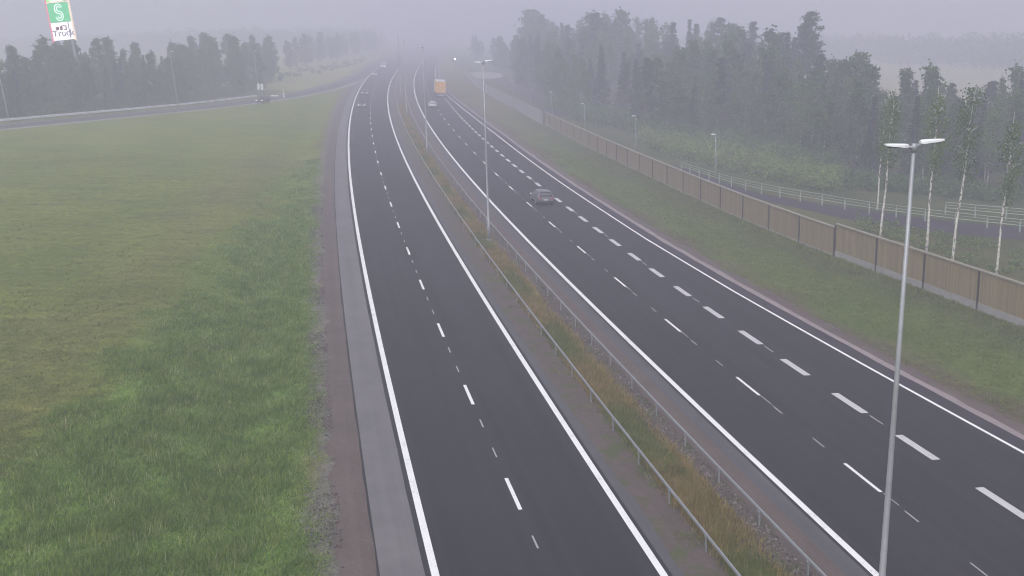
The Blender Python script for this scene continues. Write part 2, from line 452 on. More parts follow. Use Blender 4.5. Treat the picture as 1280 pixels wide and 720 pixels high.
blend(leftwood * 0.85, C_(0.055, 0.07, 0.028))
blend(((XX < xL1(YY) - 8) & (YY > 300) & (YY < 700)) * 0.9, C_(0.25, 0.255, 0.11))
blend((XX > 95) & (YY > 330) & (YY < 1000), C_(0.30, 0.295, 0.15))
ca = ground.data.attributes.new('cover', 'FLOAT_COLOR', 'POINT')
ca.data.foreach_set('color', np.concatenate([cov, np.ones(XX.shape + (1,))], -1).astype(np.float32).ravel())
la = ground.data.attributes.new('lawn', 'FLOAT', 'POINT')
la.data.foreach_set('value', ((1 - tall) * (XX < xL1(YY) - 2) * 0.9).astype(np.float32).ravel())

# ------------------------------------------------------------------ roads (sheets, each a few mm above the one below)
YS = np.r_[np.arange(14, 120, 1.5), np.arange(120, 320, 4), np.arange(320, 1900, 20)]
def strip(name, fl, fr, mat, dz, y=YS, ragged=(0, 0), cols=1, kind='structure', zfun=zplane):
    k = cols + 1
    a = fl(y) + ragged[0] * rng.normal(0, 1, len(y)); b_ = fr(y) + ragged[1] * rng.normal(0, 1, len(y))
    t = np.linspace(0, 1, k)
    X = a[:, None] * (1 - t) + b_[:, None] * t; Y = np.repeat(y[:, None], k, 1)
    Zv = zfun(X) + dz
    Vv = np.stack([X, Y, Zv], -1).reshape(-1, 3)
    i0 = (np.arange(len(y) - 1)[:, None] * k + np.arange(cols)[None, :]).ravel()
    Fs = np.stack([i0, i0 + 1, i0 + 1 + k, i0 + k], 1)
    o = big_mesh(name, Vv, Fs, mat)
    uv = o.data.uv_layers.new(name='UVMap')
    U = np.stack([X - fl(y)[:, None], Y], -1).reshape(-1, 2)
    uv.data.foreach_set('uv', U[Fs.ravel()].astype(np.float32).ravel())
    if kind: tag(o, kind=kind)
    return o
off = lambda f, d: (lambda y: f(y) + d * 1.016)
strip('gravel_verge', off(xL1, -3.2), off(xL1, -1.85), M['brown_gravel'], 0.004, ragged=(0.16, 0), cols=2)
strip('road_shoulder', off(xL1, -1.87), off(xL1, -0.25), M['old_asphalt'], 0.022)
strip('shoulder_edge', off(xL1, -1.93), off(xL1, -1.85), M['asphalt'], 0.023, ragged=(0.02, 0.0))
strip('shoulder_joint', off(xL1, -0.34), off(xL1, -0.24), M['asphalt'], 0.024, ragged=(0.008, 0.0))
strip('road_asphalt', off(xL1, -0.27), off(xR1, 0.3), M['asphalt'], 0.026, cols=4)
strip('road_shoulder', off(xR1, 0.28), off(xR1, 0.78), M['worn_asphalt'], 0.018, ragged=(0, 0.05))
strip('median_ground', off(xR1, 0.6), off(xL2, -0.9), M['median_soil'], 0.006, cols=4)
strip('gravel_verge', off(xL2, -4.0), off(xL2, -2.0), M['median_soil'], 0.010, ragged=(0.3, 0.06))
strip('gravel_verge', off(xL2, -2.15), off(xL2, -1.0), M['brown_gravel'], 0.014, ragged=(0.03, 0))
strip('road_shoulder', off(xL2, -1.06), off(xL2, -0.25), M['worn_asphalt'], 0.018)
strip('road_asphalt', off(xL2, -0.28), off(xR2, 0.2), M['asphalt'], 0.026, cols=4)
strip('road_shoulder', off(xR2, 0.18), off(xR2, 1.2), M['path_asphalt'], 0.020)
strip('gravel_verge', off(xR2, 1.12), off(xR2, 1.62), M['pink_stone'], 0.024, ragged=(0.02, 0.05))
strip('gravel_verge', off(xR2, 1.55), off(xR2, 2.5), M['brown_gravel'], 0.012, ragged=(0, 0.12))
# slip road on the left
yr = np.r_[np.arange(62, 300, 3), np.arange(300, 404, 5)]
def ramp_edge(d):
    def f(y):
        e = 0.5; s_ = (xRlow(y + e) - xRlow(y - e)) / (2 * e)
        return xRlow(y) - d * np.sqrt(1 + s_ ** 2)
    return f
strip('slip_road', ramp_edge(0.0), ramp_edge(6.4), M['ramp_asphalt'], 0.03, y=yr)
strip('gravel_verge', ramp_edge(-0.9), ramp_edge(0.05), M['light_gravel'], 0.02, y=yr, ragged=(0.1, 0))
strip('gravel_verge', ramp_edge(6.35), ramp_edge(7.6), M['brown_gravel'], 0.02, y=yr)
yf = np.r_[np.arange(398, 900, 12), np.arange(900, 1900, 40)]
strip('slip_road', off(xL1, -6.4), off(xL1, -0.26), M['ramp_asphalt'], 0.024, y=yf)

# painted lines
def line(f, w_, y=YS, dz=0.031, mat='paint', name='lane_marking'):
    return strip(name, lambda q: f(q) - w_ / 2 * 1.016, lambda q: f(q) + w_ / 2 * 1.016, M[mat], dz, y=y)
line(off(xL1, 0), 0.27); line(off(xR1, 0), 0.27); line(off(xL2, 0), 0.28); line(off(xR2, 0), 0.2)
line(ramp_edge(0.35), 0.16, yr, 0.036, 'worn_paint'); line(ramp_edge(5.9), 0.16, yr, 0.036, 'worn_paint')
line(off(xL1, -5.4), 0.2, yf, 0.030)

def dashes(fx, y0, y1, period, length, width, mat, phase_y, jitter=0.0, ends=0.0):
    mb = MB()
    x, y, tx, ty, q = arc_sample(fx, 16, y1, 0.25)
    q0 = np.interp(phase_y, y, q)
    k0 = int(np.floor((0 - q0) / period)) + 1
    k = k0
    while True:
        c = q0 + k * period + (random.uniform(-jitter, jitter) if jitter else 0); k += 1
        if c - length / 2 < 0: continue
        if c + length / 2 > q[-1]: break
        Ls = np.linspace(c - length / 2, c + length / 2, 4)
        xs = np.interp(Ls, q, x); ys = np.interp(Ls, q, y)
        if ys[0] < y0: continue
        tX = np.interp(c, q, tx); tY = np.interp(c, q, ty)
        nX, nY = tY, -tX
        for i in range(3):
            P = []
            for (u, v, sgn) in ((xs[i], ys[i], -1), (xs[i], ys[i], 1), (xs[i+1], ys[i+1], 1), (xs[i+1], ys[i+1], -1)):
                X_, Y_ = u + sgn * nX * width / 2, v + sgn * nY * width / 2
                P.append((X_, Y_, float(zplane(X_)) + 0.032))
            mb.quad(*P)
    return tag(mb.obj('lane_marking', M[mat]), kind='structure')
xC1 = lambda y: 0.5 * (xL1(y) + xR1(y)); xC2 = lambda y: xL2(y) + 3.85 * 1.016
dashes(xC1, 16, 700, 12, 3.0, 0.16, 'paint', 39.7)
dashes(xC2, 16, 700, 12, 3.0, 0.16, 'paint', 42.1)
dashes(xT2, 16, 290, 6, 3.0, 0.42, 'worn_paint', 45.7)
# remains of older thin dashes between the main ones
dashes(xC1, 16, 300, 12, 1.1, 0.06, 'old_paint', 43.9, 0.1); dashes(xC1, 16, 300, 12, 1.0, 0.07, 'old_paint', 47.4, 0.1)
dashes(xC2, 16, 300, 12, 1.1, 0.06, 'old_paint', 46.0, 0.1); dashes(xC2, 16, 300, 12, 1.0, 0.07, 'old_paint', 50.2, 0.1)
dashes(off(xC2, 0.05), 16, 200, 12, 1.2, 0.05, 'old_paint', 40.0, 0.1)
dashes(off(xT2, 0.05), 16, 150, 12, 1.2, 0.07, 'old_paint', 49.0, 0.2)

# foot and cycle path behind the noise barrier
pl = sorted([G(*p) for p in [(1500, 345), (1280, 301), (1180, 291), (1100, 281), (1040, 270), (1005, 262), (960, 252), (900, 232), (840, 210)]], key=lambda p: p[1])
pu = sorted([G(*p) for p in [(1500, 315), (1280, 285), (1180, 276), (1100, 265), (1040, 256.5), (1005, 251), (960, 243.5), (900, 226), (840, 205)]], key=lambda p: p[1])
def ribbon(name, A, B, mat, dz, n=50):
    def res(P):
        P = np.array(P); s = np.r_[0, np.cumsum(np.hypot(*np.diff(P, axis=0).T))]; u = np.linspace(0, s[-1], n)
        return np.stack([smooth_interp(s, P[:, 0], u), smooth_interp(s, P[:, 1], u)], 1)
    a, b_ = res(A), res(B)
    mb = MB()
    for i in range(n - 1):
        P = [a[i], b_[i], b_[i+1], a[i+1]]
        mb.quad(*[(p[0], p[1], float(zplane(p[0])) + dz) for p in P])
    o = mb.obj(name, mat); return tag(o, kind='structure')
ribbon('foot_path', pl, pu, M['path_asphalt'], 0.03)
# side road and small turning circle beyond the far end of the barrier
sa = [G(*p) for p in [(690, 150), (668, 128), (640, 112), (615, 100), (600, 91)]]
sb = [G(*p) for p in [(712, 143), (682, 122), (655, 106), (632, 96), (612, 88)]]
ribbon('side_road', sa, sb, M['path_asphalt'], 0.03)
cx, cy = G(606, 94)
mb = MB(); pts = [(cx + 7.5 * math.cos(t), cy + 34 * math.sin(t)) for t in np.linspace(0, 2 * math.pi, 33)[:-1]]
mb.add([(p[0], p[1], float(zplane(p[0])) + 0.05) for p in pts], [tuple(range(32))])
tag(mb.obj('gravel_yard', M['light_gravel']), kind='structure')

# ------------------------------------------------------------------ haze
hb = MB()
x0, x1, y0, y1, z0, z1 = -880, 880, -40, 2260, -12, 62
hb.add([(x0,y0,z0),(x1,y0,z0),(x1,y1,z0),(x0,y1,z0),(x0,y0,z1),(x1,y0,z1),(x1,y1,z1),(x0,y1,z1)],
       [(0,3,2,1),(4,5,6,7),(0,1,5,4),(1,2,6,5),(2,3,7,6),(3,0,4,7)])
hm = bpy.data.materials.new('fog'); hm.use_nodes = True; ht = hm.node_tree; ht.nodes.clear()
pv = ht.nodes.new('ShaderNodeVolumePrincipled'); pv.inputs['Color'].default_value = (*HAZE_COLOR, 1)
pv.inputs['Density'].default_value = HAZE_DENSITY; pv.inputs['Anisotropy'].default_value = 0.1
ho = ht.nodes.new('ShaderNodeOutputMaterial'); ht.links.new(pv.outputs[0], ho.inputs['Volume'])
tag(hb.obj('haze', hm), kind='stuff')

# ------------------------------------------------------------------ street lamps in the median
LH = 15.45
def lamp_things():
    root = empty('street_lamp', (0, 0, 0))
    b = MB(); b.tube([(0,0,-0.3), (0,0,0.25)], 0.2, 12); b.box((0,0,0.27), (0.44,0.44,0.04)); b.obj('base', M['concrete'], root)
    b = MB(); b.tube([(0,0,0.25), (0,0,1.6), (0,0,1.62), (0,0,8), (0,0,LH-.15)], [0.125, 0.12, 0.105, 0.075, 0.05], 14); b.obj('pole', M['pole'], root, True)
    b = MB(); b.box((0.125,0,1.1), (0.02,0.10,0.42)); b.obj('service_door', M['steel'], root)
    b = MB(); b.tube([(-0.26,0,LH-.08), (0,0,LH-.14), (0.26,0,LH+.02)], 0.04, 10); b.tube([(0,0,LH-.25),(0,0,LH-.02)], 0.068, 10); b.obj('bracket', M['pole'], root, True)
    for sgn in (-1, 1):
        h_ = MB(); zc = LH - .08 if sgn < 0 else LH + .02; sl_ = 0.03 * sgn if sgn < 0 else 0.06
        xs = [0.16, 0.22, 0.32, 0.56, 0.74, 0.80]; hw = [0.05, 0.08, 0.14, 0.14, 0.11, 0.07]; th = [0.08, 0.10, 0.09, 0.07, 0.05, 0.03]
        Vv = []; 
        for x_, w_, t_ in zip(xs, hw, th):
            z_ = zc + (x_ - 0.16) * 0.07
            for (yy, zz) in ((-w_, -t_/2), (w_, -t_/2), (w_, t_/4), (w_*0.6, t_/2), (-w_*0.6, t_/2), (-w_, t_/4)):
                Vv.append((sgn * x_, yy, z_ + zz))
        Fs = []
        for i in range(len(xs) - 1):
            for j in range(6):
                a, c = i*6+j, i*6+(j+1) % 6
                Fs.append((a, c, c+6, a+6) if sgn > 0 else (a, a+6, c+6, c))
        Fs.append(tuple(range(6))); Fs.append(tuple(range((len(xs)-1)*6, len(xs)*6)))
        h_.add(Vv, Fs); hd = h_.obj('lamp_head', M['white_metal'], root)
        l = MB(); l.box((sgn*0.52, 0, zc + 0.02 - 0.05), (0.34, 0.18, 0.02)); l.obj('diffuser', M['glass'], hd)
    return root
lamp_labels = ['tall grey double headed street lamp nearest the camera, crossing the right lanes',
               'second street lamp in the median, standing beside dry grass level with the dark car',
               'third street lamp in the median, just this side of the white car and lorry',
               'fourth street lamp in the median, faint in the fog beside the orange lorry',
               'very faint street lamp in the median where the road bends, thickest fog before it',
               'faintest street lamp at the far bend of the median']
lamp0 = lamp_things()
xs_, ys_, _, _, qs_ = arc_sample(off(xR1, 3.45), 20, 600, 0.25)
q0 = np.interp(91.6, ys_, qs_)
spots = [(10.6, 28.3, -0.6)]
for k, yy in enumerate((91.6, 155.0, 221.0, 287.0, 352.0)):
    X_ = float(off(xR1, 3.45)(yy)); spots.append((X_, yy, 0))
for i, (X_, Y_, _z) in enumerate(spots):
    o = lamp0 if i == 0 else copy_tree(lamp0)
    o.location = (X_, Y_, float(zplane(X_)) + 0.01)
    o.rotation_euler = (0, 0, 0.08 if i == 0 else 0.14)
    tag(o, lamp_labels[i], 'street lamp', 'double headed lamps along the median')
lamp0.rotation_euler = (0, math.radians(0.9), 0.08); lamp0.location.x -= 0.1

# ------------------------------------------------------------------ guard rails in the median
def guard_rail(fx, ya, yb, label, face):
    x, y, tx, ty, q = arc_sample(fx, ya, yb, 4.0)
    ox, oy = float(x[0]), float(y[0]); oz = float(zplane(ox))
    root = empty('guard_rail', (ox, oy, oz), 0, label, 'guard rail', 'guard rails along the median')
    n = len(x)
    xx, yy, ttx, tty, _ = arc_sample(fx, ya, yb, 2.0)
    b = MB(); Vv = []; Fs = []
    for i in range(len(xx)):
        nx2, ny2 = tty[i], -ttx[i]
        for (a, c) in ((-0.042, 0.60), (0.042, 0.60), (0.042, 0.67), (0.026, 0.70), (-0.026, 0.70), (-0.042, 0.67)):
            X_ = xx[i] + nx2 * a; Y_ = yy[i] + ny2 * a
            Vv.append((X_ - ox, Y_ - oy, float(zplane(xx[i])) - oz + c))
    for i in range(len(xx) - 1):
        for j in range(6):
            a, c = i*6+j, i*6+(j+1) % 6
            Fs.append((a, c, c+6, a+6))
    b.add(Vv, Fs); b.obj('rail', M['steel'], root)
    p0 = None
    for i in range(min(n, 98)):
        if p0 is None:
            pb = MB(); pb.box((0, 0, 0.24), (0.05, 0.10, 0.78)); pb.box((0, 0.0, 0.58), (0.09, 0.16, 0.03))
            o = p0 = pb.obj('post', M['steel'], root)
        else:
            o = p0.copy(); COL.objects.link(o); o.parent = root
        o.location = (x[i] - ox + face * 0.03, y[i] - oy, float(zplane(x[i])) - oz)
        o.rotation_euler = (0, 0, math.atan2(-tx[i], ty[i]) + random.uniform(-0.06, 0.06))
    return root
guard_rail(off(xR1, 2.12), 27.3, 400, 'low galvanised guard rail with thin posts beside the left carriageway of the motorway', -1)
guard_rail(off(xL2, -2.42), 25.6, 400, 'low galvanised guard rail beside stony ground and the right carriageway of the motorway', -1)

# slip-road guard rail (W beam)
def w_rail(P, label, gap=4.0, name='guard_rail', h_=0.75, thick=0.3):
    P = np.array(P, float); s = np.r_[0, np.cumsum(np.hypot(*np.diff(P, axis=0).T))]
    u = np.arange(0, s[-1], gap); X_ = smooth_interp(s, P[:, 0], u); Y_ = smooth_interp(s, P[:, 1], u)
    ox, oy = X_[0], Y_[0]; oz = Z(ox, oy)
    root = empty(name, (ox, oy, oz), 0, label, 'guard rail', 'guard rails along the slip road')
    b = MB(); Vv = []; Fs = []
    prof = [(-0.04, h_ - thick), (0.03, h_ - thick * 0.8), (-0.04, h_ - thick * 0.5), (0.03, h_ - thick * 0.2), (-0.04, h_), (-0.07, h_), (-0.07, h_ - thick)]
    k = len(prof)
    for i in range(len(u)):
        tX = X_[min(i+1, len(u)-1)] - X_[max(i-1, 0)]; tY = Y_[min(i+1, len(u)-1)] - Y_[max(i-1, 0)]; n = math.hypot(tX, tY); nx2, ny2 = tY/n, -tX/n
        for a, c in prof: Vv.append((X_[i]-ox+nx2*a, Y_[i]-oy+ny2*a, Z(X_[i], Y_[i]) - oz + c))
    for i in range(len(u)-1):
        for j in range(k):
            a, c = i*k+j, i*k+(j+1) % k; Fs.append((a, c, c+k, a+k))
    b.add(Vv, Fs); b.obj('rail', M['white_metal'] if thick > 0.2 else M['steel'], root)
    p0 = None
    for i in range(len(u)):
        if p0 is None:
            pb = MB(); pb.box((0, 0, h_*0.42), (0.10, 0.12, h_*1.1)); o = p0 = pb.obj('post', M['steel'], root)
        else: o = p0.copy(); COL.objects.link(o); o.parent = root
        o.location = (X_[i]-ox-0.08, Y_[i]-oy, Z(X_[i], Y_[i]) - oz)
    return root
re_ = ramp_edge(7.0)
yy = np.arange(100, 274, 6.0)
w_rail(np.stack([re_(yy), yy], 1), 'long white guard rail along the far side of the slip road', thick=0.38, h_=0.85)
e1 = G(338.8, 122.6); e2 = G(354, 123.6); e3 = G(346, 122.8)
w_rail([e1, e3, e2], 'short guard rail end beside the white marker post on the slip road', 2.0)

# ------------------------------------------------------------------ noise barriers
def barrier(ya, yb, step, height, pmat, plinth, label, cap, xoff=0.0, lift=0.0, post_w=0.17, pname='panel'):
    x, y, tx, ty, q = arc_sample(lambda v: xWall(v) + xoff, ya, yb, step)
    ox, oy = float(x[0]), float(y[0]); oz = Z(ox, oy)
    root = empty('noise_barrier', (ox, oy, oz), 0, label, 'noise barrier', 'noise barriers along the verge')
    capb = MB(); plb = MB()
    post0 = None; pan0 = []
    n = len(x)
    for i in range(n - 1):
        a = Vector((x[i]-ox, y[i]-oy, 0)); c = Vector((x[i+1]-ox, y[i+1]-oy, 0))
        za = Z(x[i], y[i]) - oz + lift; zc = Z(x[i+1], y[i+1]) - oz + lift
        d = (c - a).normalized(); nn = Vector((d.y, -d.x, 0))
        L = (c - a).length
        def P(t, s_, zz): 
            p = a + d * t + nn * s_
            return (p.x, p.y, za + (zc - za) * t / L + zz)
        pb = MB(); th = 0.05
        t0, t1 = post_w/2, L - post_w/2
        z_lo = plinth
        Vv = [P(t0,-th,z_lo), P(t1,-th,z_lo), P(t1,th,z_lo), P(t0,th,z_lo), P(t0,-th,height), P(t1,-th,height), P(t1,th,height), P(t0,th,height)]
        Fs = [(0,3,2,1),(4,5,6,7),(0,1,5,4),(1,2,6,5),(2,3,7,6),(3,0,4,7)]
        pb.add(Vv, Fs); po = pb.obj(pname, pmat, root)
        uv = po.data.uv_layers.new(name='UVMap'); base = random.random() * 50
        uvs = {0:(0,0),1:(L,0),2:(L,0),3:(0,0),4:(0,height),5:(L,height),6:(L,height),7:(0,height)}
        for lp in po.data.loops: uv.data[lp.index].uv = (uvs[lp.vertex_index][0] + int(base), uvs[lp.vertex_index][1])
        plb.add([P(0,-0.08,-0.35), P(L,-0.08,-0.35), P(L,0.08,-0.35), P(0,0.08,-0.35), P(0,-0.08,plinth-0.003), P(L,-0.08,plinth-0.003), P(L,0.08,plinth-0.003), P(0,0.08,plinth-0.003)], Fs)
        if cap:
            capb.add([P(0,-0.13,height+0.003), P(L,-0.13,height+0.003), P(L,0.13,height+0.003), P(0,0.13,height+0.003), P(0,-0.13,height+0.11), P(L,-0.13,height+0.11), P(L,0.13,height+0.11), P(0,0.13,height+0.11)], Fs)
    for i in range(n):
        if post0 is None:
            qb = MB(); qb.box((0, 0, (height - 0.35) / 2 + 0.0), (post_w, 0.2, height + 0.33)); o = post0 = qb.obj('post', M['post_brown'] if cap else M['steel'], root)
        else: o = post0.copy(); COL.objects.link(o); o.parent = root
        o.location = (x[i]-ox, y[i]-oy, Z(x[i], y[i]) - oz + lift)
        o.rotation_euler = (0, 0, math.atan2(ty[i], tx[i]))
    if cap: capb.obj('cap', M['timber_cap'], root)
    plb.obj('plinth', M['concrete'], root)
    ENDS.append(float(y[-1])); return root
ENDS = []
barrier(60.2, 91.5, 6.02, 2.78, M['timber'], 0.55, 'nearer section of tall timber noise barrier on a grey concrete plinth', True)
barrier(ENDS[0] + 0.1, 216, 6.02, 2.45, M['timber'], 0.16, 'long section of beige timber noise barrier with dark posts, stepped lower', True, lift=0.0)
barrier(ENDS[1] + 0.4, 452, 2.6, 2.6, M['grey_panel'], 0.2, 'pale grey noise barrier curving away beyond the timber barrier', False, xoff=-0.5, post_w=0.1)

# ------------------------------------------------------------------ railing beside the foot path
def path_railing(P, label, gap, first=True):
    P = np.array(P, float); s = np.r_[0, np.cumsum(np.hypot(*np.diff(P, axis=0).T))]
    u = np.arange(0, s[-1], gap); X_ = smooth_interp(s, P[:, 0], u); Y_ = smooth_interp(s, P[:, 1], u)
    ox, oy = X_[0], Y_[0]; oz = Z(ox, oy)
    root = empty('path_railing', (ox, oy, oz), 0, label, 'railing', 'railings beside the foot path')
    for hh, r_ in ((1.28, 0.035), (0.98, 0.022), (0.68, 0.04)):
        b = MB(); b.tube([(X_[i]-ox, Y_[i]-oy, Z(X_[i], Y_[i])-oz+hh) for i in range(len(u))], r_, 6); b.obj('rail', M['rail_green'], root)
    p0 = None
    for i in range(len(u)):
        if p0 is None:
            pb = MB(); pb.box((0,0,0.42), (0.13,0.13,1.0)); pb.box((0,0,1.09), (0.06,0.06,0.4)); o = p0 = pb.obj('post', M['rail_green'], root)
        else: o = p0.copy(); COL.objects.link(o); o.parent = root
        o.location = (X_[i]-ox, Y_[i]-oy, Z(X_[i], Y_[i])-oz)
    return root
rl = sorted([G(*p) for p in [(1400, 308), (1280, 291), (1222, 284.5), (1150, 276), (1085, 267), (1018, 255.5), (968, 246.5), (910, 233), (875, 222), (845, 212)]], key=lambda p: p[1])
path_railing(rl, 'pale green metal railing along the near edge of the path behind the barrier', 3.0)
rl2 = sorted([G(*p) for p in [(1420, 291), (1280, 276.5), (1222, 271.5), (1150, 264)]], key=lambda p: p[1])
path_railing(rl2, 'second pale railing on the far side of the path, in front of the wood', 3.0)

# small park lamps behind the barrier
def park_lamp():
    root = empty('path_lamp', (0,0,0))
    b = MB(); b.tube([(0,0,-0.2),(0,0,1.0),(0,0,5.2)], [0.08,0.07,0.045], 10); b.obj('pole', M['pole'], root, True)
    b = MB(); b.tube([(0,0,5.2),(0.0,0,5.3),(-0.1,0,5.34)], 0.04, 8); b.box((-0.3,0,5.36), (0.52,0.2,0.1)); b.box((-0.33,0,5.425), (0.36,0.14,0.03)); b.obj('lamp_head', M['white_metal'], root)
    return root
pl0 = None
for i, (px, py, lab) in enumerate([(895, 218, 'low lamp on a pale pole standing by the bushes and path railing'),
                                   (795.5, 187, 'low path lamp against the dark wood, mid way along the timber barrier'),
                                   (731.5, 166, 'small misty path lamp just past the end of the timber barrier'),
                                   (663.5, 131, 'small faint path lamp behind the pale grey barrier'),
                                   (642.5, 127, 'farthest path lamp, a pale dot over the dark side road'),
                                   (690.5, 146, 'faintest path lamp, close to where the timber and grey barriers meet')]):
    if pl0 is None: o = pl0 = park_lamp()
    else: o = copy_tree(pl0)
    X_, Y_ = G(px, py); o.location = (X_, Y_, Z(X_, Y_)); o.rotation_euler = (0, math.radians(-1.5), 0.1 * i)
    tag(o, lab, 'lamp', 'path lamps behind the noise barrier')

# tall lamps beside the slip road
def ramp_lamp():
    root = empty('slip_road_lamp', (0,0,0))
    b = MB(); b.tube([(0,0,-0.3),(0,0,1.5),(0,0,11.6)], [0.12,0.1,0.06], 10); b.obj('pole', M['pole'], root, True)
    b = MB(); b.tube([(0,0,11.5),(0.0,0,11.7),(0.3,0,11.8)], 0.045, 8); b.box((0.55,0,11.82), (0.62,0.24,0.1)); b.box((0.58,0,11.89), (0.4,0.16,0.04)); b.obj('lamp_head', M['white_metal'], root)
    return root
rl0 = ramp_lamp()
for i, (px, py, hh, lab) in enumerate([(223, 135.8, 1.0, 'slender lamp post behind the slip road rail, in front of the dark trees'),
                                   (11, 149.5, 1.0, 'lamp post at the left edge of the photo behind the slip road rail'),
                                   (324.5, 121.5, 0.95, 'lamp post rising behind the two white sign panels by the slip road')]):
    o = rl0 if i == 0 else copy_tree(rl0)
    X_, Y_ = G(px, py); o.location = (X_, Y_, Z(X_, Y_)); o.rotation_euler = (0, math.radians(-2.8 if i != 1 else -4.0), 0.4); o.scale = (1, 1, hh)
    tag(o, lab, 'street lamp', 'lamps along the slip road')

# sign on the slip road, marker post, far lit signal
X_, Y_ = G(326.5, 122.5)
root = empty('road_sign', (X_, Y_, Z(X_, Y_)), 0.0, 'pair of small white sign panels on posts beside the slip road lamp', 'road sign')
for sx in (-0.42, 0.42):
    b = MB(); b.tube([(sx,0,-0.2),(sx,0,3.4)], 0.045, 8); b.obj('post', M['steel'], root)
    b = MB(); b.box((sx, -0.06, 2.7 + (0.1 if sx < 0 else -0.02)), (0.62, 0.03, 1.5)); b.obj('panel', M['white_metal'], root)
X_, Y_ = G(355.5, 122.5)
root = empty('marker_post', (X_, Y_, Z(X_, Y_)), 0, 'slim white marker post at the merge of the slip road', 'marker post')
b = MB(); b.tube([(0,0,-0.2),(-0.14,0,1.9)], [0.13,0.11], 10); b.obj('post', M['white_metal'], root)
b = MB(); b.tube([(-0.115,0,1.5),(-0.13,0,1.7)], 0.125, 10); b.obj('reflector_band', M['dark_metal'], root)
X_, Y_ = G(569.5, 93); 
root = empty('warning_light', (X_, Y_, Z(X_, Y_)), 0, 'bright white light on a short grey mast far along the verge', 'signal light')
pz = AT(569.2, 74, Y_)[2] - Z(X_, Y_)
b = MB(); b.tube([(0,0,-0.3),(0,0,pz)], 0.12, 8); b.obj('mast', M['pole'], root)
b = MB(); b.box((0,0,pz+0.1), (0.9,0.3,1.1)); b.obj('housing', M['dark_metal'], root)
b = MB(); b.box((0,-0.17,pz+0.1), (0.55,0.03,0.8)); b.obj('lamp', M['white_lit'], root)

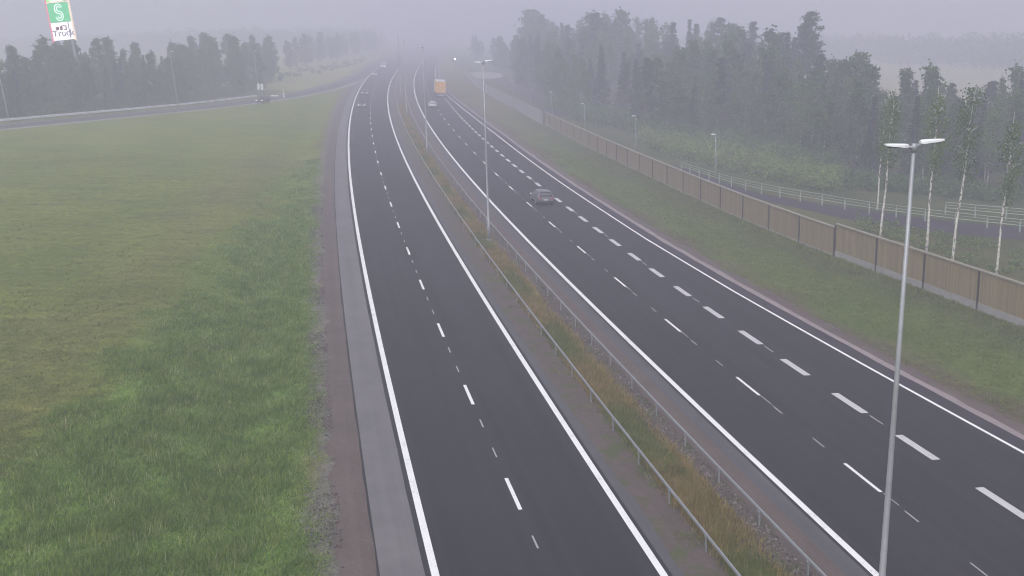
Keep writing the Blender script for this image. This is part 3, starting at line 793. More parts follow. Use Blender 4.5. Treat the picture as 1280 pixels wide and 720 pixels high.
# ------------------------------------------------------------------ vehicles
PAINTS = {}
def car_paint(name, col):
    if name not in PAINTS: PAINTS[name] = plain(name, col, 0.32, 0.1, 0.04, 2)
    return PAINTS[name]
def make_car(paint, estate=True, lights=True, L=4.5, W_=1.82, H_=1.48):
    """front faces +Y"""
    root = empty('car', (0, 0, 0))
    hw = W_ / 2
    # stations rear -> front: y, z_bottom, z_belt, z_roof, roof half width factor, belt half width factor
    if estate:
        st = [(-.50,.42,.62,.62,.84,.86),(-.49,.34,.92,.94,.88,.93),(-.46,.30,.97,1.20,.80,.97),(-.42,.28,.97,H_-.06,.72,.98),(-.33,.26,.96,H_,.72,1.0),
              (-.1,.24,.95,H_+.01,.73,1.0),(.08,.24,.94,H_-.05,.71,1.0),(.2,.24,.93,1.12,.76,1.0),(.25,.25,.92,.95,.84,.99),(.38,.26,.84,.87,.8,.97),(.46,.3,.74,.76,.74,.9),(.5,.36,.58,.6,.68,.78)]
    else:
        st = [(-.50,.42,.66,.66,.84,.84),(-.485,.34,.93,.95,.86,.92),(-.36,.28,.97,.99,.84,.98),(-.33,.27,.97,1.02,.8,.99),(-.2,.25,.96,H_-.05,.71,1.0),
              (-.08,.24,.95,H_,.71,1.0),(.06,.24,.94,H_-.04,.7,1.0),(.19,.24,.93,1.1,.76,1.0),(.24,.25,.92,.95,.84,.99),(.38,.26,.84,.87,.8,.97),(.46,.3,.74,.76,.74,.9),(.5,.36,.58,.6,.68,.78)]
    b = MB(); Vv = []; k = 10
    for (y_, zb, zl, zr, fr, fb) in st:
        w_ = hw * fb
        pr = [(w_*.86, zb), (w_*.99, zb+.14), (w_, (zb+zl)/2), (w_*.97, zl), (hw*fr*.97, zr-.04), (hw*fr*.6, zr)]
        pts_ = pr[:-1] + [pr[-1]] + [(-p[0], p[1]) for p in reversed(pr)]
        for (xx_, zz_) in pts_: Vv.append((xx_, y_*L, zz_))
    k = 12; Fs = []
    for i in range(len(st)-1):
        for j in range(k):
            a, c = i*k+j, i*k+(j+1) % k; Fs.append((a, c, c+k, a+k)[::-1])
    Fs.append(tuple(range(k))); Fs.append(tuple(reversed(range((len(st)-1)*k, len(st)*k))))
    b.add(Vv, Fs); body = b.obj('body', paint, root, True)
    # windows a few millimetres proud of the body
    def pt(i, f, j0, j1, out=0.012):
        y_, zb, zl, zr, fr, fb = st[i]; w_ = hw*fb
        A = Vector((w_*.97, y_*L, zl)); B = Vector((hw*fr*.97, y_*L, zr-.04)); return A.lerp(B, f)
    lo, hi = (2, 7) if estate else (3, 7)
    g = MB()
    for sgn in (-1, 1):
        for i in range(lo, hi):
            q4 = [pt(i, .12, 0, 0), pt(i+1, .12, 0, 0), pt(i+1, .86, 0, 0), pt(i, .86, 0, 0)]
            g.quad(*[(sgn*(p.x+0.014), p.y, p.z) for p in q4])
    g.obj('side_window', M['glass'], root)
    def cross(i, j, fa, fb_):
        g = MB(); P = []
        for ii_, f in ((i, fa), (j, fb_)):
            y_, zb, zl, zr, fr, fbb = st[ii_]; P.append((hw*fr*.86, y_*L, zr + 0.012))
        a, c = Vector(P[0]), Vector(P[1]); nrm = (c - a).cross(Vector((1, 0, 0))); nrm = nrm.normalized()
        if nrm.z < 0: nrm = -nrm
        a += nrm*0.015; c += nrm*0.015
        g.quad((-a.x, a.y, a.z), (a.x, a.y, a.z), (c.x, c.y, c.z), (-c.x, c.y, c.z)); return g
    cross(6, 8, 0, 0).obj('windscreen', M['glass'], root)
    cross(1 if estate else 3, 3 if estate else 4, 0, 0).obj('rear_window', M['glass'], root)
    for sgn in (-1, 1):
        for yy_ in (-0.31*L, 0.31*L):
            t_ = MB(); t_.tube([(sgn*(hw-.22), yy_, .32), (sgn*(hw-.01), yy_, .32)], .32, 18); wh = t_.obj('wheel', M['rubber'], root)
            t_ = MB(); t_.tube([(sgn*(hw-.03), yy_, .32), (sgn*(hw+.006), yy_, .32)], .21, 14); t_.obj('rim', M['rim'], wh)
        t_ = MB(); t_.box((sgn*hw*.72, .475*L, .68), (.34, .16, .13)); t_.obj('headlight', M['lamp_lit'] if lights else M['white_metal'], root)
        t_ = MB(); t_.box((sgn*hw*.76, -.487*L, .86), (.22, .12, .2)); t_.obj('taillight', M['red_lens'], root)
        t_ = MB(); t_.box((sgn*(hw+.07), .13*L, 1.0), (.16, .1, .11)); t_.obj('mirror', paint, root)
    t_ = MB(); t_.box((0, -.502*L, .62), (.5, .02, .11)); t_.obj('number_plate', M['plate'], root)
    t_ = MB(); t_.box((0, -.49*L, .42), (W_*.86, .14, .16)); t_.obj('rear_bumper', M['dark_metal'], root)
    return root
def put(root, px, py, fx, away, label, cat='car', lane=None, group='cars on the motorway'):
    X_, Y_ = G(px, py)
    if lane is not None: X_ = float(lane(Y_))
    s_ = float((fx(Y_+1) - fx(Y_-1)) / 2)
    root.location = (X_, Y_, float(zplane(X_)) + 0.03)
    root.rotation_euler = (0, math.atan(-TILT) * 1.0, (math.atan(-s_) if away else math.atan(-s_) + math.pi))
    if not away: root.rotation_euler[1] *= -1
    tag(root, label, cat, group); return root
put(make_car(car_paint('grey_paint', (0.13, 0.13, 0.145)), True), 677, 253.5, xC2, True, 'dark grey estate car driving away alone beside the dashed exit lane line')
white = car_paint('white_paint', (0.74, 0.75, 0.77)); silver = car_paint('silver_paint', (0.36, 0.37, 0.39)); grey2 = car_paint('asphalt_grey_paint', (0.10, 0.10, 0.115)); black = car_paint('black_paint', (0.02, 0.02, 0.023))
put(make_car(white, True), 540.5, 134.5, xC2, True, 'white car following the orange lorry')
put(make_car(grey2, False), 452, 134.5, xC1, False, 'dark car coming towards the camera, nearest on the left carriageway')
put(make_car(grey2, True), 456, 119.0, xC1, False, 'dark car coming, second nearest on the left carriageway')
put(make_car(silver, True), 468.5, 95.0, xC1, False, 'silver car coming just ahead of the white van, right beside the slip road tip')
put(make_car(white, True, L=4.8), 507.5, 75.0, xC1, False, 'white car far off in the fog next to a lamp in the median')
put(make_car(silver, True), 529, 62.2, xC1, False, 'faint car with lights on the left carriageway, farthest in the fog')
put(make_car(white, True, L=4.8), 552, 61.6, xC2, True, 'pale car far off in fog on the right carriageway, ahead of the lorry')
o = put(make_car(black, True), 329, 128.5, lambda y: xRlow(y), False, 'black car with headlights on, driving down the slip road', group=None)

def make_van(paint):
    root = empty('van', (0,0,0)); hw = 1.0
    st = [(-2.75,.4,2.3,.92),(-2.7,.34,2.42,.96),(.9,.3,2.45,.97),(1.6,.3,2.2,.95),(2.1,.32,1.35,.95),(2.6,.34,1.1,.88),(2.78,.4,.75,.8)]
    Vv = []
    for y_, zb, zt, f in st:
        w_ = hw*f
        for p in ((w_*.95, zb), (w_, zb+.3), (w_, zt*.55), (w_*.92, zt-.08), (w_*.7, zt), (-w_*.7, zt), (-w_*.92, zt-.08), (-w_, zt*.55), (-w_, zb+.3), (-w_*.95, zb)): Vv.append((p[0], y_, p[1]))
    Fs = []
    for i in range(len(st)-1):
        for j in range(10):
            a, c = i*10+j, i*10+(j+1) % 10; Fs.append((a, a+10, c+10, c))
    Fs += [tuple(range(10)), tuple(reversed(range(60, 70)))]
    b = MB(); b.add(Vv, Fs); b.obj('body', paint, root)
    b = MB(); b.quad((-.62,1.64,2.16),(.62,1.64,2.16),(.7,2.1,1.40),(-.7,2.1,1.40)); b.obj('windscreen', M['glass'], root)
    for sgn in (-1, 1):
        for y_ in (-1.7, 1.75):
            b = MB(); b.tube([(sgn*.75,y_,.34),(sgn*1.0,y_,.34)], .34, 16); wh = b.obj('wheel', M['rubber'], root)
            b = MB(); b.tube([(sgn*.98,y_,.34),(sgn*1.01,y_,.34)], .2, 12); b.obj('rim', M['rim'], wh)
        b = MB(); b.box((sgn*.68,2.68,.86),(.26,.2,.2)); b.obj('headlight', M['lamp_lit'], root)
        b = MB(); b.box((sgn*1.12,1.75,1.3),(.2,.1,.3)); b.obj('mirror', M['dark_metal'], root)
    b = MB(); b.box((0,2.76,.5),(1.5,.1,.2)); b.obj('bumper', M['dark_metal'], root)
    return root
put(make_van(white), 479.5, 85.5, xC1, False, 'white van coming where the slip road meets the left carriageway', 'van')

def make_lorry():
    orange = plain('orange_curtain', (0.78, 0.42, 0.075), 0.55, 0, 0.08, 1.2); roof = plain('pale_roof', (0.55, 0.55, 0.58), 0.6)
    root = empty('lorry', (0,0,0))
    b = MB(); b.box((0,0,2.65), (2.5,13.4,2.95)); b.obj('trailer_box', orange, root)
    b = MB(); b.box((0,0,4.165), (2.52,13.44,0.07)); b.obj('trailer_roof', roof, root)
    for sgn in (-1, 1):
        d_ = MB(); d_.box((sgn*.62,-6.73,2.65), (1.18,.05,2.8)); dr_ = d_.obj('rear_door', orange, root)
        d_ = MB()
        for u in (.3, .85): d_.tube([(sgn*u,-6.775,1.35),(sgn*u,-6.775,3.75)], .02, 6)
        d_.obj('lock_bar', M['steel'], dr_)
        d_ = MB(); d_.box((sgn*1.0,-6.75,1.02), (.42,.08,.15)); d_.obj('taillight', M['red_lens'], root)
        for y_ in (-4.6,-3.3,-2.0):
            w_ = MB(); w_.tube([(sgn*.85,y_,.5),(sgn*1.22,y_,.5)], .5, 18); wh = w_.obj('wheel', M['rubber'], root)
            w_ = MB(); w_.tube([(sgn*1.2,y_,.5),(sgn*1.235,y_,.5)], .28, 12); w_.obj('rim', M['rim'], wh)
        for y_ in (6.2, 9.2):
            w_ = MB(); w_.tube([(sgn*.85,y_,.5),(sgn*1.22,y_,.5)], .5, 18); wh = w_.obj('wheel', M['rubber'], root)
            w_ = MB(); w_.tube([(sgn*1.2,y_,.5),(sgn*1.235,y_,.5)], .28, 12); w_.obj('rim', M['rim'], wh)
    b = MB(); b.box((0,-.2,1.05), (1.1,12.6,.24)); b.obj('chassis', M['dark_metal'], root)
    b = MB(); b.box((0,-6.6,.62), (2.3,.12,.16)); b.obj('underrun_bar', M['plate'], root)
    b = MB(); b.box((0,-6.76,.84), (.52,.03,.12)); b.obj('number_plate', M['plate'], root)
    b = MB(); b.box((0,8.7,2.15), (2.48,2.3,2.9)); b.box((0,8.4,3.75), (2.3,1.5,.3)); b.obj('cab', white, root)
    b = MB(); b.box((0,9.87,2.55), (2.2,.03,.9)); b.obj('windscreen', M['glass'], root)
    for sgn in (-1, 1):
        b = MB(); b.box((sgn*1.4,9.5,2.6), (.12,.2,.8)); b.obj('mirror', M['dark_metal'], root)
    return root
lo_ = make_lorry()
put(lo_, 548.3, 122.0, xC2, True, 'orange lorry with a pale roof driving away into the fog', 'lorry', lane=lambda y: xC2(y) + 2.6, group=None)
lo_.location.y += 6.8; lo_.location.x += -0.5
lo_.rotation_euler[2] += 0.0

# ------------------------------------------------------------------ pylon sign above the trees on the left
def pylon():
    Yp = 236.0
    A = Vector(AT(66.5, 51, Yp)); B = Vector(AT(92.5, 48.5, Yp)); T = Vector(AT(57, 0, Yp))
    wid = (B - A).length; cx_ = (A.x + B.x) / 2; zb = (A.z + B.z) / 2
    gz = Z(cx_, Yp)
    root = empty('pylon_sign', (cx_ + 0.0733 * (zb - gz) + 0.3, Yp, gz), math.radians(12), 'tall lit pylon sign with green and white panels rising over the left trees', 'advertising sign')
    root.rotation_euler[1] = math.radians(-4.2)
    h0 = zb - gz
    e = 0.85
    green = plain('lit_green_panel', (0.03, 0.36, 0.13), 0.4, 0, 0.04, emit=((0.07, 0.60, 0.24), 0.6))
    whitep = plain('lit_white_panel', (0.8, 0.78, 0.8), 0.4, 0, 0.03, emit=((1, 0.93, 1.0), 0.75))
    lime = plain('lit_lime_panel', (0.2, 0.5, 0.1), 0.4, 0, 0.04, emit=((0.3, 0.75, 0.2), 0.75))
    frame = plain('pylon_frame', (0.75, 0.6, 0.5), 0.5, 0, 0.05, emit=((1.0, 0.75, 0.55), 0.55))
    redf = plain('pylon_red_edge', (0.6, 0.15, 0.2), 0.5, 0, 0.05, emit=((1.0, 0.3, 0.4), 0.4))
    glyph = plain('lit_white_letter', (0.9, 0.9, 0.9), 0.4, 0, 0.02, emit=((0.9, 1, 0.95), 0.8))
    dark = plain('dark_letter', (0.02, 0.02, 0.07), 0.6); red = plain('dull_red_letter', (0.25, 0.03, 0.06), 0.6)
    sc = wid / 5.0
    b = MB(); b.tube([(-wid*.33,0,-.5),(-wid*.33,0,h0+14)], .3, 10); b.tube([(wid*.33,0,-.5),(wid*.33,0,h0+14)], .3, 10); b.obj('mast', M['pole'], root)
    for s_, mt in ((-1, redf), (1, frame)):
        b = MB(); b.box((s_*wid*.5, 0, h0 + 7.0), (wid*.07, .9, 14.6)); b.obj('side_frame', mt, root)
    H1 = 4.05 * sc
    zz = h0
    def panel(z_, hh, mt): 
        b = MB(); b.box((0,-.1,z_+hh/2), (wid*.92,.7,hh)); return b.obj('panel', mt, root)
    p1 = panel(zz, H1, whitep); p2 = panel(zz + H1 + .1, 4.4*sc, green); p3 = panel(zz + H1 + 4.4*sc + .45, 4.2*sc, lime)
    b = MB(); b.box((0,-.1, zz + H1 + 4.4*sc + .27), (wid*.94,.8,.22)); b.obj('divider', frame, root)
    fy = -.47
    # S shaped double ribbon on the green panel
    zc = zz + H1 + .1 + 2.2*sc
    for o_ in (-.27, .27):
        pts_ = []
        for t in np.linspace(15, 270, 20): pts_.append(((.8 + o_)*.78*sc*math.cos(math.radians(t)), fy, zc + (.8 + (.8 + o_)*math.sin(math.radians(t)))*sc))
        for t in np.linspace(90, -165, 20)[1:]: pts_.append(((.8 - o_)*.78*sc*math.cos(math.radians(t)), fy, zc + (-.8 + (.8 - o_)*math.sin(math.radians(t)))*sc))
        b = MB(); b.tube(pts_, .1*sc, 6); b.obj('emblem', glyph, p2)
    def text(s, size, mat, x_, z_, par):
        cu = bpy.data.curves.new('lettering', 'FONT'); cu.body = s; cu.size = size; cu.extrude = .03; cu.align_x = 'CENTER'
        to = bpy.data.objects.new('lettering', cu); COL.objects.link(to)
        dg = bpy.context.evaluated_depsgraph_get(); me = bpy.data.meshes.new_from_object(to.evaluated_get(dg))
        bpy.data.objects.remove(to); me.materials.clear(); me.materials.append(mat)
        o_ = bpy.data.objects.new('lettering', me); COL.objects.link(o_); o_.parent = par
        o_.location = (x_, fy, z_); o_.rotation_euler = (math.radians(90), 0, 0); return o_
    t = text('Truck', 2.0*sc, dark, .1*sc, zz + .95*sc, p1)
    b = MB()
    for (x_, z_, w_, hh) in ((-1.0,2.75,.7,.7),(-.15,2.75,.55,.9),(.2,3.25,.6,.18),(.95,2.65,.25,.8),(.75,3.2,.7,.2),(.7,2.35,.7,.18)):
        b.box((x_*sc, fy, zz + z_*sc), (w_*sc, .06, hh*sc))
    b.obj('logo', red, p1)
    b = MB(); b.box((.45*wid-.7*sc, fy-.02, zz + 2.2*sc), (.16*sc,.05,3.6*sc)); b.obj('conduit', M['dark_metal'], p1)
    b = MB()
    for x_ in (-1.1, -.2, .75): b.tube([(x_*sc + .45*sc*math.cos(t_), fy, zz + H1 + 4.4*sc + .95*sc + .45*sc*math.sin(t_)) for t_ in np.linspace(math.pi, 2*math.pi, 9)], .13*sc, 6)
    b.obj('emblem', glyph, p3)
    return root
pylon()

# ------------------------------------------------------------------ trees
def leaf_quads(cent, size, droop=0.0, spread=1.0):
    """one small bent quad per centre, random orientation"""
    n = len(cent)
    a = rng.normal(size=(n, 3)); a /= np.linalg.norm(a, axis=1)[:, None]
    b_ = rng.normal(size=(n, 3)); b_[:, 2] -= droop; b_ -= a * (a * b_).sum(1)[:, None]; b_ /= np.linalg.norm(b_, axis=1)[:, None] + 1e-9
    s = size * rng.uniform(0.6, 1.35, n)[:, None]
    P = np.stack([cent - a*s*0.5 , cent - b_*s*0.75*0.6, cent + a*s*0.5, cent + b_*s*0.75], 1)
    V_ = P.reshape(-1, 3); F_ = np.arange(4*n).reshape(n, 4)
    return V_, F_

def tree_proto(kind, seed, name):
    global rng
    rng = np.random.default_rng(seed); random.seed(seed)
    tb = MB(); cents = []
    if kind in ('birch', 'slim'):
        H_ = 15.0; r0 = 0.14; c0 = random.uniform(0.12, 0.3); width = random.uniform(1.9, 2.6)
        lean = rng.normal(0, 0.012, 2)
        tr = [(lean[0]*max(z, 0)**1.3 + 0.07*math.sin(z*0.7+seed), lean[1]*max(z, 0)**1.3 + 0.06*math.cos(z*0.5+seed), z) for z in np.linspace(-0.4, H_, 14)]
        tb.tube(tr, list(np.linspace(r0*1.1, 0.02, 14)), 7)
        nb = 34
        if kind == 'slim': c0 = 0.46; nb = 24; width = 2.1
        for i in range(nb):
            f = c0 + (0.93 - c0) * (i + random.random()) / nb; z = f * H_
            fr = (f - c0) / (1 - c0); env = (width * min(1, 0.35 + 2.0 * fr) * max(0.02, 1.02 - fr) ** 0.75 + 0.12) * random.uniform(0.5, 1.2)
            az = random.uniform(0, 6.283); bx = np.interp(z, [p[2] for p in tr], [p[0] for p in tr]); by = np.interp(z, [p[2] for p in tr], [p[1] for p in tr])
            tip = Vector((bx + env*math.cos(az), by + env*math.sin(az), z + 0.55*env + random.uniform(-.2, .3)))
            mid = Vector((bx, by, z)).lerp(tip, 0.55) + Vector((0, 0, 0.18*env)); end = tip - Vector((0, 0, 0.35*env))
            tb.tube([(bx, by, z), mid, tip], [0.035, 0.022, 0.01], 4, False)
            k = int(26 + 50 * env / width)
            if kind == 'slim': k = int(k * 1.25)
            t = rng.random(k) ** 0.7; base = np.array((bx, by, z)); tp = np.array(tip)
            c = base + (tp - base) * t[:, None] + rng.normal(0, 0.17 + 0.14*env, (k, 3)) * np.array((1, 1, 0.9))
            c[:, 2] -= rng.random(k) * 0.9 * t * env
            cents.append(c)
        size, droop, lm, bm = (0.17 if kind == 'slim' else 0.27), 1.2, 'birch_leaf', ('birch_bark' if kind == 'slim' else 'forest_bark')
    elif kind == 'alder':
        H_ = 13.0; r0 = 0.16; c0 = random.uniform(0.05, 0.14); width = random.uniform(2.3, 3.1)
        tr = [(0.1*math.sin(z*0.5+seed), 0.1*math.cos(z*0.4+seed), z) for z in np.linspace(-0.4, H_*0.95, 10)]
        tb.tube(tr, list(np.linspace(r0, 0.03, 10)), 7)
        nb = 40
        for i in range(nb):
            f = c0 + (0.99 - c0) * (i + random.random()) / nb; z = f * H_
            fr = (f - c0) / (1 - c0); env = (width * min(1, 0.55 + 2.2 * fr) * (1.02 - fr) ** 0.8 + 0.1) * random.uniform(0.35, 1.35)
            az = random.uniform(0, 6.283)
            tip = np.array((env*math.cos(az), env*math.sin(az), min(H_, z + 0.35*env)))
            tb.tube([(0, 0, z), tuple(tip*0.5 + np.array((0, 0, z*0.5 + 0.1*env))), tuple(tip)], [0.05, 0.03, 0.012], 4, False)
            for q in range(3):
                cc = np.array((0, 0, z)) + (tip - np.array((0, 0, z))) * random.uniform(0.45, 1.05)
                k = int(34 * (0.5 + env / width)); cents.append(cc + rng.normal(0, random.uniform(0.2, 0.42), (k, 3)))
        size, lm, bm, droop = 0.32, 'alder_leaf', 'grey_bark', 0.4
    elif kind == 'pine':
        H_ = 19.0; r0 = 0.19; c0 = random.uniform(0.38, 0.52); width = random.uniform(1.5, 2.0)
        tr = [(0.1*math.sin(z*0.3+seed), 0.08*math.cos(z*0.25+seed), z) for z in np.linspace(-0.4, H_*0.97, 10)]
        tb.tube(tr, list(np.linspace(r0, 0.04, 10)), 7)
        nb = 34
        for i in range(nb):
            f = c0 + (1.0 - c0) * (i + random.random()) / nb; z = f * H_
            env = width * (1 - ((f - c0) / (1.02 - c0)) ** 1.6) ** 0.6 * random.uniform(0.55, 1.15)
            az = random.uniform(0, 6.283); tip = np.array((env*math.cos(az), env*math.sin(az), z + 0.3*env))
            tb.tube([(0, 0, z), tuple(tip)], [0.05, 0.02], 4, False)
            for q in range(3):
                cc = np.array((0, 0, z)) + (tip - np.array((0, 0, z))) * random.uniform(0.4, 1.05)
                cents.append(cc + rng.normal(0, 1, (34, 3)) * np.array((0.34, 0.34, 0.17)))
        for i in range(6):                       # dead twigs below the crown
            z = H_ * random.uniform(0.2, c0); az = random.uniform(0, 6.283); tb.tube([(0,0,z), (0.9*math.cos(az), 0.9*math.sin(az), z-0.1)], [0.025, 0.01], 3, False)
        size, lm, bm, droop = 0.26, 'pine_needle', 'pine_bark', -0.3
    else:                                        # spruce
        H_ = 17.0; r0 = 0.17; width = random.uniform(2.5, 3.1)
        tb.tube([(0, 0, z) for z in np.linspace(-0.4, H_, 8)], list(np.linspace(r0, 0.015, 8)), 7)
        z = 0.7
        while z < H_ - 0.2:
            f = z / H_; R_ = width * (1 - f) ** 0.95 + 0.06
            for q in range(7):
                az = random.uniform(0, 6.283); R2_ = R_ * random.uniform(0.65, 1.15)
                tip = np.array((R2_*math.cos(az), R2_*math.sin(az), z - 0.28*R2_))
                if q < 3: tb.tube([(0, 0, z), tuple(tip)], [0.03, 0.008], 3, False)
                k = int(12 + 26 * R2_ / width); t = rng.random(k) ** 0.6
                c = np.array((0, 0, z)) + (tip - np.array((0, 0, z))) * t[:, None] + rng.normal(0, 1, (k, 3)) * np.array((0.14, 0.14, 0.09))
                c[:, 2] -= 0.1 * rng.random(k); cents.append(c)
            z += 0.46 + 0.16 * random.random()
        size, lm, bm, droop = 0.3, 'spruce_needle', 'grey_bark', 0.8
    root = empty(name, (0, -100, 0))
    tb.obj('trunk', M[bm], root, True)
    Vv, Ff = leaf_quads(np.concatenate(cents), size, droop)
    big_mesh('crown', Vv, Ff, M[lm], root)
    return root, H_
NAMES = {'slim': 'birch_tree', 'birch': 'birch_tree', 'alder': 'leafy_tree', 'pine': 'pine_tree', 'spruce': 'spruce_tree'}
def dummy(): pass
PROTO = {k: [tree_proto(k, 11 * (i + 1) + 3 * len(k), NAMES[k]) for i in range(n)] for k, n in (('birch', 4), ('slim', 3), ('alder', 4), ('pine', 3), ('spruce', 3))}
USED = set()
rng = np.random.default_rng(99); random.seed(99)
def plant(kind, X_, Y_, height, label, group, wide=1.0, lean=None, zbase=None):
    i = random.randrange(len(PROTO[kind])); root, H_ = PROTO[kind][i]
    if (kind, i) in USED: root = copy_tree(root)
    USED.add((kind, i))
    s = height / H_
    root.location = (X_, Y_, Z(X_, Y_) if zbase is None else zbase); root.scale = (s * wide, s * wide, s)
    le = lean if lean else (random.gauss(0, 0.015), random.gauss(0, 0.015))
    root.rotation_euler = (le[0], le[1], random.uniform(0, 6.283) if not lean else random.uniform(-0.3, 0.3))
    tag(root, label, 'tree', group)
    return root

# five white-trunked birches standing just behind the barrier
for (px, py, top, lab) in [(1101, 297, 14.0, 'white trunked birch behind the barrier, just left of the nearest lamp post'),
                           (1157, 316, 14.5, 'white trunked birch behind the barrier, just right of the nearest lamp post'),
                           (1190, 327, 15.0, 'slender white birch behind the barrier, third from the right edge lamp post'),
                           (1244, 346, 13.0, 'white trunked birch behind the barrier at the edge of the photo'),
                           (1096, 262, 12.0, 'thin birch standing on the far side of the path, left of the nearest lamp post')]:
    X_, Y_ = G(px, py); plant('slim', X_, Y_, top, lab, 'white birches behind the barrier', 0.85, (random.gauss(0, .01), random.uniform(0.02, 0.06)))

def field_of(poly_px, n, kinds, hfun, label_by_kind, group, mind=2.6, wide=(0.9, 1.4)):
    """trees scattered on the ground inside a patch given by its two edges: near edge and depth"""
    placed = []
    tries = 0
    while len(placed) < n and tries < n * 60:
        tries += 1
        t = random.random() * (len(poly_px) - 1); i = int(t); u = t - i
        a, b_ = poly_px[i], poly_px[i + 1]
        X_ = a[0] + (b_[0] - a[0]) * u; Y_ = a[1] + (b_[1] - a[1]) * u; dep = a[2] + (b_[2] - a[2]) * u
        k = random.random() ** 1.1 * dep
        d = Vector((X_, Y_)).normalized(); X_ += d.x * k; Y_ += d.y * k
        if any((X_ - p[0]) ** 2 + (Y_ - p[1]) ** 2 < mind ** 2 for p in placed): continue
        placed.append((X_, Y_))
        kd = random.choices(list(kinds), list(kinds.values()))[0]
        hh = hfun(X_, Y_, k / max(dep, 1)) * random.uniform(0.72, 1.08)
        if kd == 'pine': hh *= 1.08
        plant(kd, X_, Y_, hh, label_by_kind[kd], group, random.uniform(*wide))
    return placed
KL = lambda where: {'birch': 'misty pale trunked birch in the ' + where, 'alder': 'leafy dark green tree in the ' + where,
                    'pine': 'tall misty pine in the ' + where, 'spruce': 'dark pointed spruce in the ' + where}
g3 = lambda px, py, dep: (*G(px, py), dep)
SG = [ray(p, 60)[0] / ray(p, 60)[1] for p in (48, 104)]
# right wood: near part (low), middle part, tall far part
field_of([g3(1400, 262, 40), g3(1280, 247, 42), g3(1180, 238, 44), g3(1080, 225, 48), g3(1010, 214, 60)], 80, {'birch': .40, 'alder': .33, 'pine': .07, 'spruce': .2},
         lambda x, y, k: 10.5 + 4.5 * k, KL('lower wood behind the railing, beyond the birches'), 'trees of the wood behind the path')
field_of([g3(1010, 205, 70), g3(940, 193, 120), g3(870, 180, 140), g3(800, 168, 150)], 96, {'birch': .50, 'alder': .22, 'pine': .1, 'spruce': .18},
         lambda x, y, k: 12.5 + 8.5 * min(1, k * 1.5), KL('wood behind the pale bushes'), 'trees of the wood behind the bushes')
field_of([g3(800, 166, 170), g3(750, 154, 200), g3(700, 139, 220), g3(672, 124, 200), g3(664, 112, 120)], 96, {'birch': .36, 'alder': .3, 'pine': .14, 'spruce': .2},
         lambda x, y, k: 14.0 + 10.0 * min(1, k * 1.4), KL('tall foggy wood behind the middle of the barrier'), 'trees of the tall foggy wood')
field_of([g3(655, 112, 30), g3(640, 98, 60), g3(625, 88, 70), g3(590, 76, 90)], 18, {'alder': .7, 'birch': .3},
         lambda x, y, k: 15.0, KL('faint clump at the far end of the barrier'), 'faint trees by the far bend', 4.0)
# left wood behind the slip road, then along the far side
field_of([g3(-60, 150, 30), g3(20, 146, 34), g3(90, 141, 34), g3(160, 136, 36), g3(232, 130, 40)], 80, {'alder': .56, 'birch': .22, 'spruce': .22},
         lambda x, y, k: (8.5 + 4.0 * k) * (1.17 if SG[0] < x / y < SG[1] else 1.05), KL('dark wood behind the slip road rail'), 'trees of the wood behind the slip road', 2.4)
field_of([g3(225, 126, 40), g3(270, 121, 60), g3(318, 114, 70), g3(345, 102, 60)], 40, {'alder': .7, 'birch': .2, 'spruce': .1},
         lambda x, y, k: 13.5, KL('misty grove past the slip road sign'), 'trees of the misty grove by the slip road', 3.0)
field_of([g3(340, 92, 60), g3(390, 82, 90), g3(430, 74, 120), g3(470, 66, 150)], 46, {'alder': .7, 'birch': .3},
         lambda x, y, k: 13.0, KL('faint belt beyond the pale meadow'), 'faint trees beyond the meadow', 4.5)

# undergrowth: bushes behind the railing, low growth at the wood edges (nobody could count the stems)
def undergrowth(name, edges, n, h_range, mat, size=0.22, per=70):
    cs = []
    for _ in range(n):
        t = random.random() * (len(edges) - 1); i = int(t); u = t - i; a, b_ = edges[i], edges[i + 1]
        X_ = a[0] + (b_[0] - a[0]) * u; Y_ = a[1] + (b_[1] - a[1]) * u; dep = a[2] + (b_[2] - a[2]) * u
        k = random.random() * dep; d = Vector((X_, Y_)).normalized(); X_ += d.x * k; Y_ += d.y * k
        hh = random.uniform(*h_range); r_ = hh * random.uniform(0.35, 0.6)
        c = rng.normal(0, 1, (per, 3)); c[:, :2] *= r_ * 0.6; c[:, 2] = rng.random(per) ** 0.8 * hh * (1 - 0.25 * np.minimum(1, np.hypot(c[:, 0], c[:, 1]) / r_))
        cs.append(c + np.array((X_, Y_, Z(X_, Y_))))
    Vv, Ff = leaf_quads(np.concatenate(cs), size, 0.2)
    return tag(big_mesh(name, Vv, Ff, mat), kind='stuff')
undergrowth('bushes', [g3(1045, 243, 16), g3(1010, 236, 24), g3(960, 226, 32), g3(900, 212, 34), g3(840, 196, 30), g3(805, 184, 26)], 620, (1.2, 2.8), M['bush_leaf'], 0.24)
undergrowth('undergrowth', [g3(1400, 268, 14), g3(1280, 258, 12), g3(1150, 246, 12), g3(1050, 236, 10)], 260, (0.8, 2.2), M['alder_leaf'], 0.22)
undergrowth('undergrowth', [g3(-60, 149, 14), g3(90, 142, 14), g3(232, 131, 16), g3(330, 112, 30)], 320, (1.0, 3.2), M['alder_leaf'], 0.3)
undergrowth('undergrowth', [g3(300, 112, 20), g3(370, 98, 50), g3(420, 88, 60), g3(455, 78, 70)], 90, (0.6, 1.8), M['bush_leaf'], 0.4)

